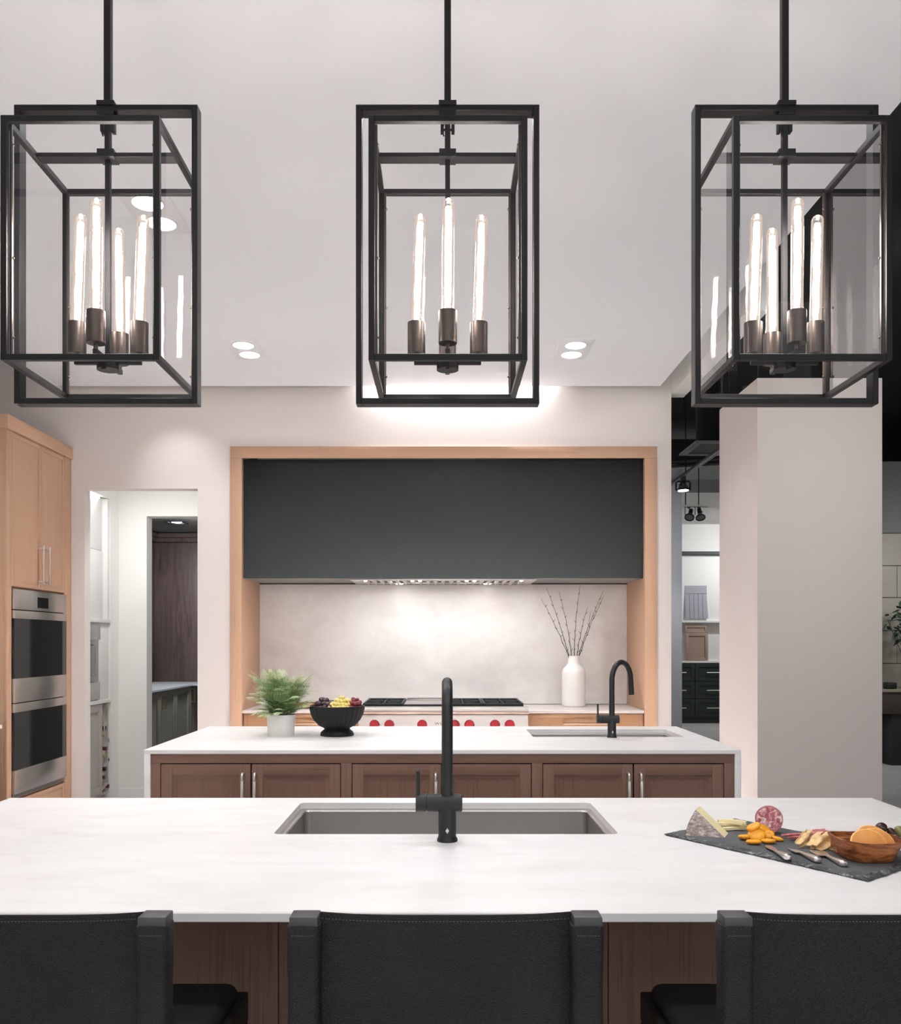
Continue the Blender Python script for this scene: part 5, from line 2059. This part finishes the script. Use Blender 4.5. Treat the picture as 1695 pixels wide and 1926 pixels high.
d = panel_door(fr2, sx(1290.5), sx(1332.5), sz(1242.5), sz(1191), t, ('sample_tan', 'sample_tan'), t=0.04, stile=0.05, rec=0.014)
panel_door(fr2, sx(1290), sx(1330.5), sz(1190), sz(1177), t, ('sample_tan', 'sample_tan'), t=0.02, stile=0.03, rec=0.012, name='drawer_front')
m.bm.free()

def can_lamp(t, c, s, aim, lit, mat='black_matte'):
    """lamp with yoke, neck and open reflector hung under a track"""
    ax = Vector(aim).normalized()
    q = ax.to_track_quat('Z', 'Y')
    m = MB()
    m.cyl(c - ax * 0.12 * s, c - ax * 0.01 * s, 0.036 * s, n=20)
    m.build('neck', mat, t)
    m = MB()
    rings = []
    for r, h in ((0.038, -0.012), (0.052, 0.012), (0.066, 0.04), (0.070, 0.06)):
        rings.append([c + q @ Vector((math.cos(2 * math.pi * j / 28) * r * s, math.sin(2 * math.pi * j / 28) * r * s, h * s)) for j in range(28)])
    m.loops(rings, False, False)
    m.build('reflector', 'reflector', t)
    m = MB()
    rr_ = []
    for r, h in ((0.070, 0.048), (0.082, 0.048), (0.082, 0.070), (0.070, 0.070)):
        rr_.append([c + q @ Vector((math.cos(2 * math.pi * j / 28) * r * s, math.sin(2 * math.pi * j / 28) * r * s, h * s)) for j in range(28)])
    m.loops(rr_, closed=True)
    m.build('rim', mat, t)
    m = MB()
    m.cyl(c + ax * 0.055 * s, c + ax * 0.060 * s, 0.066 * s, n=28)
    m.build('lens', 'lamp_white' if lit else 'reflector', t)
# lit lamp on the near track
tk0, tk1 = at(1365, 837.6, 7.0), at(1262.5, 907.5, 9.18)
tz = at(1285, 894, 8.72).z
x_t = at(1285, 894, 8.72).x
m = MB()
m.box(x_t - 0.018, x_t + 0.018, 7.0, 9.5, tz - 0.018, tz + 0.012, 0.001)
o = m.build('lamp_track', 'black_matte', None, org=(x_t, 8.2, tz))
tag(o, 'long black lamp track running back beside the pillar', 'lamp track')
m = MB()
for dx in (-0.011, 0.011):
    m.box(x_t + dx - 0.003, x_t + dx + 0.003, 7.0, 9.5, tz - 0.0195, tz - 0.0178)
m.build('track_rail', 'nickel', o)
m = MB()
for y in (7.3, 9.2):
    m.cyl((x_t, y, tz), (x_t, y, 4.6), 0.004, n=8)
m.build('hanger', 'black_matte', o)
c = at(1285, 913, 8.72)
t = thing('track_lamp', c, 'lit black cage lamp hanging from the long track', 'track lamp')
can_lamp(t, c, 0.80, (0, -0.10, -1), True)
m = MB()
m.box(c.x - 0.02, c.x + 0.02, c.y - 0.03, c.y + 0.03, tz - 0.055, tz - 0.018)
hw_ = 0.071
m.tube([(c.x - hw_, c.y, c.z - 0.05), (c.x - hw_, c.y, tz - 0.075), (c.x - hw_ + 0.012, c.y, tz - 0.062), (c.x + hw_ - 0.012, c.y, tz - 0.062), (c.x + hw_, c.y, tz - 0.075), (c.x + hw_, c.y, c.z - 0.05)], 0.009, 8)
m.tube([(c.x, c.y, tz - 0.055), (c.x - 0.03, c.y - 0.02, tz - 0.09), (c.x - 0.05, c.y - 0.02, tz - 0.10), (c.x - 0.01, c.y - 0.02, tz - 0.10)], 0.004, 6)
m.build('yoke', 'black_matte', t)
# far track with two unlit lamps
TY = 13.6
y_ = TY
a, b = at(1270, 946, y_), at(1333, 946, y_)
m = MB()
m.box(a.x, b.x, y_ - 0.02, y_ + 0.02, a.z - 0.03, 3.53, 0.001)
o = m.build('lamp_track', 'black_matte', None, org=(a.x, y_, a.z))
tag(o, 'short black lamp track on the far pale ceiling', 'lamp track')
for u, v, aim, yk, lb in ((1298, 966, (-0.30, -0.55, -0.75), True, 'far unlit track lamp inside a wire yoke'), (1317, 966, (0.0, -0.5, -0.85), False, 'far unlit track lamp at the open end of the short track')):
    c = at(u, v, y_)
    t = thing('track_lamp', c, lb, 'track lamp')
    can_lamp(t, c + Vector((0, 0, -0.02)), 0.92, aim, False)
    m = MB()
    px = c.x - 0.02
    m.box(px - 0.02, px + 0.02, y_ - 0.02, y_ + 0.02, a.z - 0.08, a.z - 0.03)
    m.tube([(px, y_, a.z - 0.08), (px + 0.03, y_, a.z - 0.12), (px + 0.06, y_ - 0.01, a.z - 0.15), (c.x - aim[0] * 0.08, y_, c.z + 0.06)], 0.006, 6)
    if yk:
        m.tube([(c.x - 0.075, y_, c.z - 0.02), (c.x - 0.075, y_, c.z + 0.09), (c.x - 0.045, y_, c.z + 0.13), (c.x + 0.05, y_, c.z + 0.13), (c.x + 0.08, y_, c.z + 0.09), (c.x + 0.08, y_, c.z - 0.02)], 0.006, 8)
    m.build('yoke', 'black_matte', t)
# services in the black plenum
m = MB()
p0, p1 = at(1255, 807, 9.9), at(1333.5, 788, 9.9)
m.box(p0.x, p1.x, 9.9, 10.4, p0.z, p1.z, 0.01)
o = m.build('air_duct', 'duct_grey', None, org=(p0.x, 10, p0.z))
tag(o, 'dark rectangular air duct in the black ceiling void', 'duct')
m = MB()
for u in (1290, 1314.5):
    q = at(u, 800, 9.88)
    m.cyl((q.x, 9.885, q.z - 0.9), (q.x, 9.885, 4.6), 0.006, n=8)
m.build('hanger_rod', 'plenum_black', o)
q0, q1 = at(1309, 832, 8.6), at(1390, 832, 8.6)
t = thing('air_diffuser', (q0.x + 0.2, 8.9, q0.z), 'grey framed air diffuser hanging in the black ceiling void', 'diffuser')
m = MB()
dy = 0.62
for x0, x1, y0, y1 in ((q0.x, q1.x, 8.6, 8.66), (q0.x, q1.x, 8.6 + dy - 0.06, 8.6 + dy), (q0.x, q0.x + 0.07, 8.66, 8.6 + dy - 0.06), (q1.x - 0.07, q1.x, 8.66, 8.6 + dy - 0.06)):
    m.box(x0, x1, y0, y1, q0.z, q0.z + 0.02, 0.002)
m.build('frame', 'diffuser_grey', t)
m = MB()
m.box(q0.x + 0.07, q1.x - 0.07, 8.66, 8.6 + dy - 0.06, q0.z + 0.01, q0.z + 0.02)
m.build('core', 'duct_grey', t)
m = MB()
m.cyl(((q0.x + q1.x) / 2, 8.6 + dy / 2, q0.z + 0.02), ((q0.x + q1.x) / 2, 8.6 + dy / 2, 4.6), 0.12, n=20)
m.build('duct_collar', 'plenum_black', t)
for k, (v0, v1, lb) in enumerate(((869, 862, 'dark conduit pipe crossing higher behind the lamp track'), (878, 871, 'dark conduit pipe crossing lower behind the lamp track'))):
    yy_ = 10.6 + 0.1 * k
    a, b = at(1250, v0, yy_), at(1372, v1, yy_)
    m = MB()
    m.tube([a, a.lerp(b, 0.3), b], 0.018, 8)
    o = m.build('conduit', 'duct_grey', None, org=a)
    tag(o, lb, 'pipe')
    m = MB()
    h_ = a.lerp(b, 0.3)
    m.cyl(h_, (h_.x, h_.y, 4.6), 0.006, n=8)
    m.build('hanger_rod', 'plenum_black', o)

# ------------------------------------------------------------------ dim bathroom display beyond the pillar
VY = 10.6
for r in range(9):
    pass
t = thing('tiled_wall', (5.6, VY + 0.05, 0), 'dim beige tiled wall behind the vanity beyond the pillar', 'tile wall')
joints = [1470, 1430, 1382, 1311, 1248, 1186, 1124, 1064, 1003]
m = MB()
m.box(4.6, 7.5, VY + 0.02, VY + 0.15, 0, sz(1003, VY))
m.build('backing', 'dark_gap', t)
tm_ = None
zz = [0.0] + [sz(v, VY) for v in joints[1:]]
for r in range(len(zz) - 1):
    for c_ in range(3):
        x0 = 4.62 + c_ * 0.9 - (0.45 if r % 2 else 0)
        m = MB()
        m.box(max(x0, 4.6), min(x0 + 0.895, 7.5), VY, VY + 0.021, zz[r] + 0.004, zz[r + 1] - 0.004, 0.001, seg=1)
        m.build('tile', 'bath_tile', t)
m = MB()
m.box(4.6, 8.0, VY - 0.0, VY + 0.2, sz(1003, VY) + 0.004, sz(868, VY))
struct('trim_3', m, 'dark_ceiling')
vz = sz(1297, 10.0)
t = thing('vanity', (5.6, 10.3, 0.3), 'dark brown wall-hung vanity below the beige tiles', 'vanity')
m = MB()
m.box(4.7, 6.6, 10.0, VY - 0.001, vz - 0.03, vz, 0.002)
m.build('top', 'vanity_top', t)
m = MB()
m.box(4.7, 6.6, 10.02, VY - 0.001, sz(1343, 10.02), vz - 0.031, 0.002)
m.build('drawer', 'vanity_brown', t)
m = MB()
m.box(sx(1677, 10.05), 6.6, 10.05, VY - 0.001, sz(1461, 10.05), sz(1343, 10.02) - 0.002, 0.002)
m.build('lower_box', 'stool_black', t)
c = at(1675, 1296.5, 10.15)
m = MB()
m.box(c.x - 0.055, c.x + 0.055, 10.10, 10.22, vz, vz + 0.075, 0.012)
o = m.build('storage_box', 'stool_black', None, org=(c.x, 10.15, vz))
tag(o, 'small black box on the vanity top', 'box')
m = MB()
m.box(c.x - 0.056, c.x + 0.056, 10.099, 10.221, vz + 0.052, vz + 0.058)
m.build('lid_seam', 'duct_grey', o)
t = thing('potted_plant', (5.45, 10.2, vz), 'dark leafy plant at the frame edge above the vanity', 'potted plant')
m = MB()
m.lathe([(0.05, 0), (0.07, 0.12), (0.066, 0.12), (0.05, 0.02)], (5.47, 10.25, vz), 20, cap1=False)
m.build('pot', 'stool_black', t)
m = MB()
rr = random.Random(3)
for k in range(9):
    a = rr.uniform(0, 6.28)
    m.tube([(5.47, 10.25, vz + 0.02), (5.47 + 0.08 * math.cos(a), 10.25 + 0.06 * math.sin(a), vz + 0.4), (5.47 + 0.28 * math.cos(a), 10.25 + 0.15 * math.sin(a), vz + rr.uniform(0.6, 0.95))], 0.004, 5)
m.build('stem', 'leaf_dark', t)
lm = MB()
lm.face([(0, 0, 0), (0.022, 0.06, 0.004), (0, 0.15, 0), (-0.022, 0.06, 0.004)])
lo_ = lm.build('leaf', 'leaf_dark', None)
lme = lo_.data
bpy.data.objects.remove(lo_)
for k in range(80):
    o = bpy.data.objects.new('leaf', lme)
    COL.objects.link(o)
    o.parent = t
    a = rr.uniform(0, 6.28)
    h = rr.uniform(0.55, 1.0)
    rad = 0.30 * (1 - abs(h - 0.78) * 1.6)
    o.location = (0.02 + rad * rr.uniform(0.2, 1) * math.cos(a), 0.05 + rad * 0.5 * math.sin(a), h)
    o.rotation_euler = (rr.uniform(-0.9, 0.9), rr.uniform(-1, 1), rr.uniform(0, 6.28))
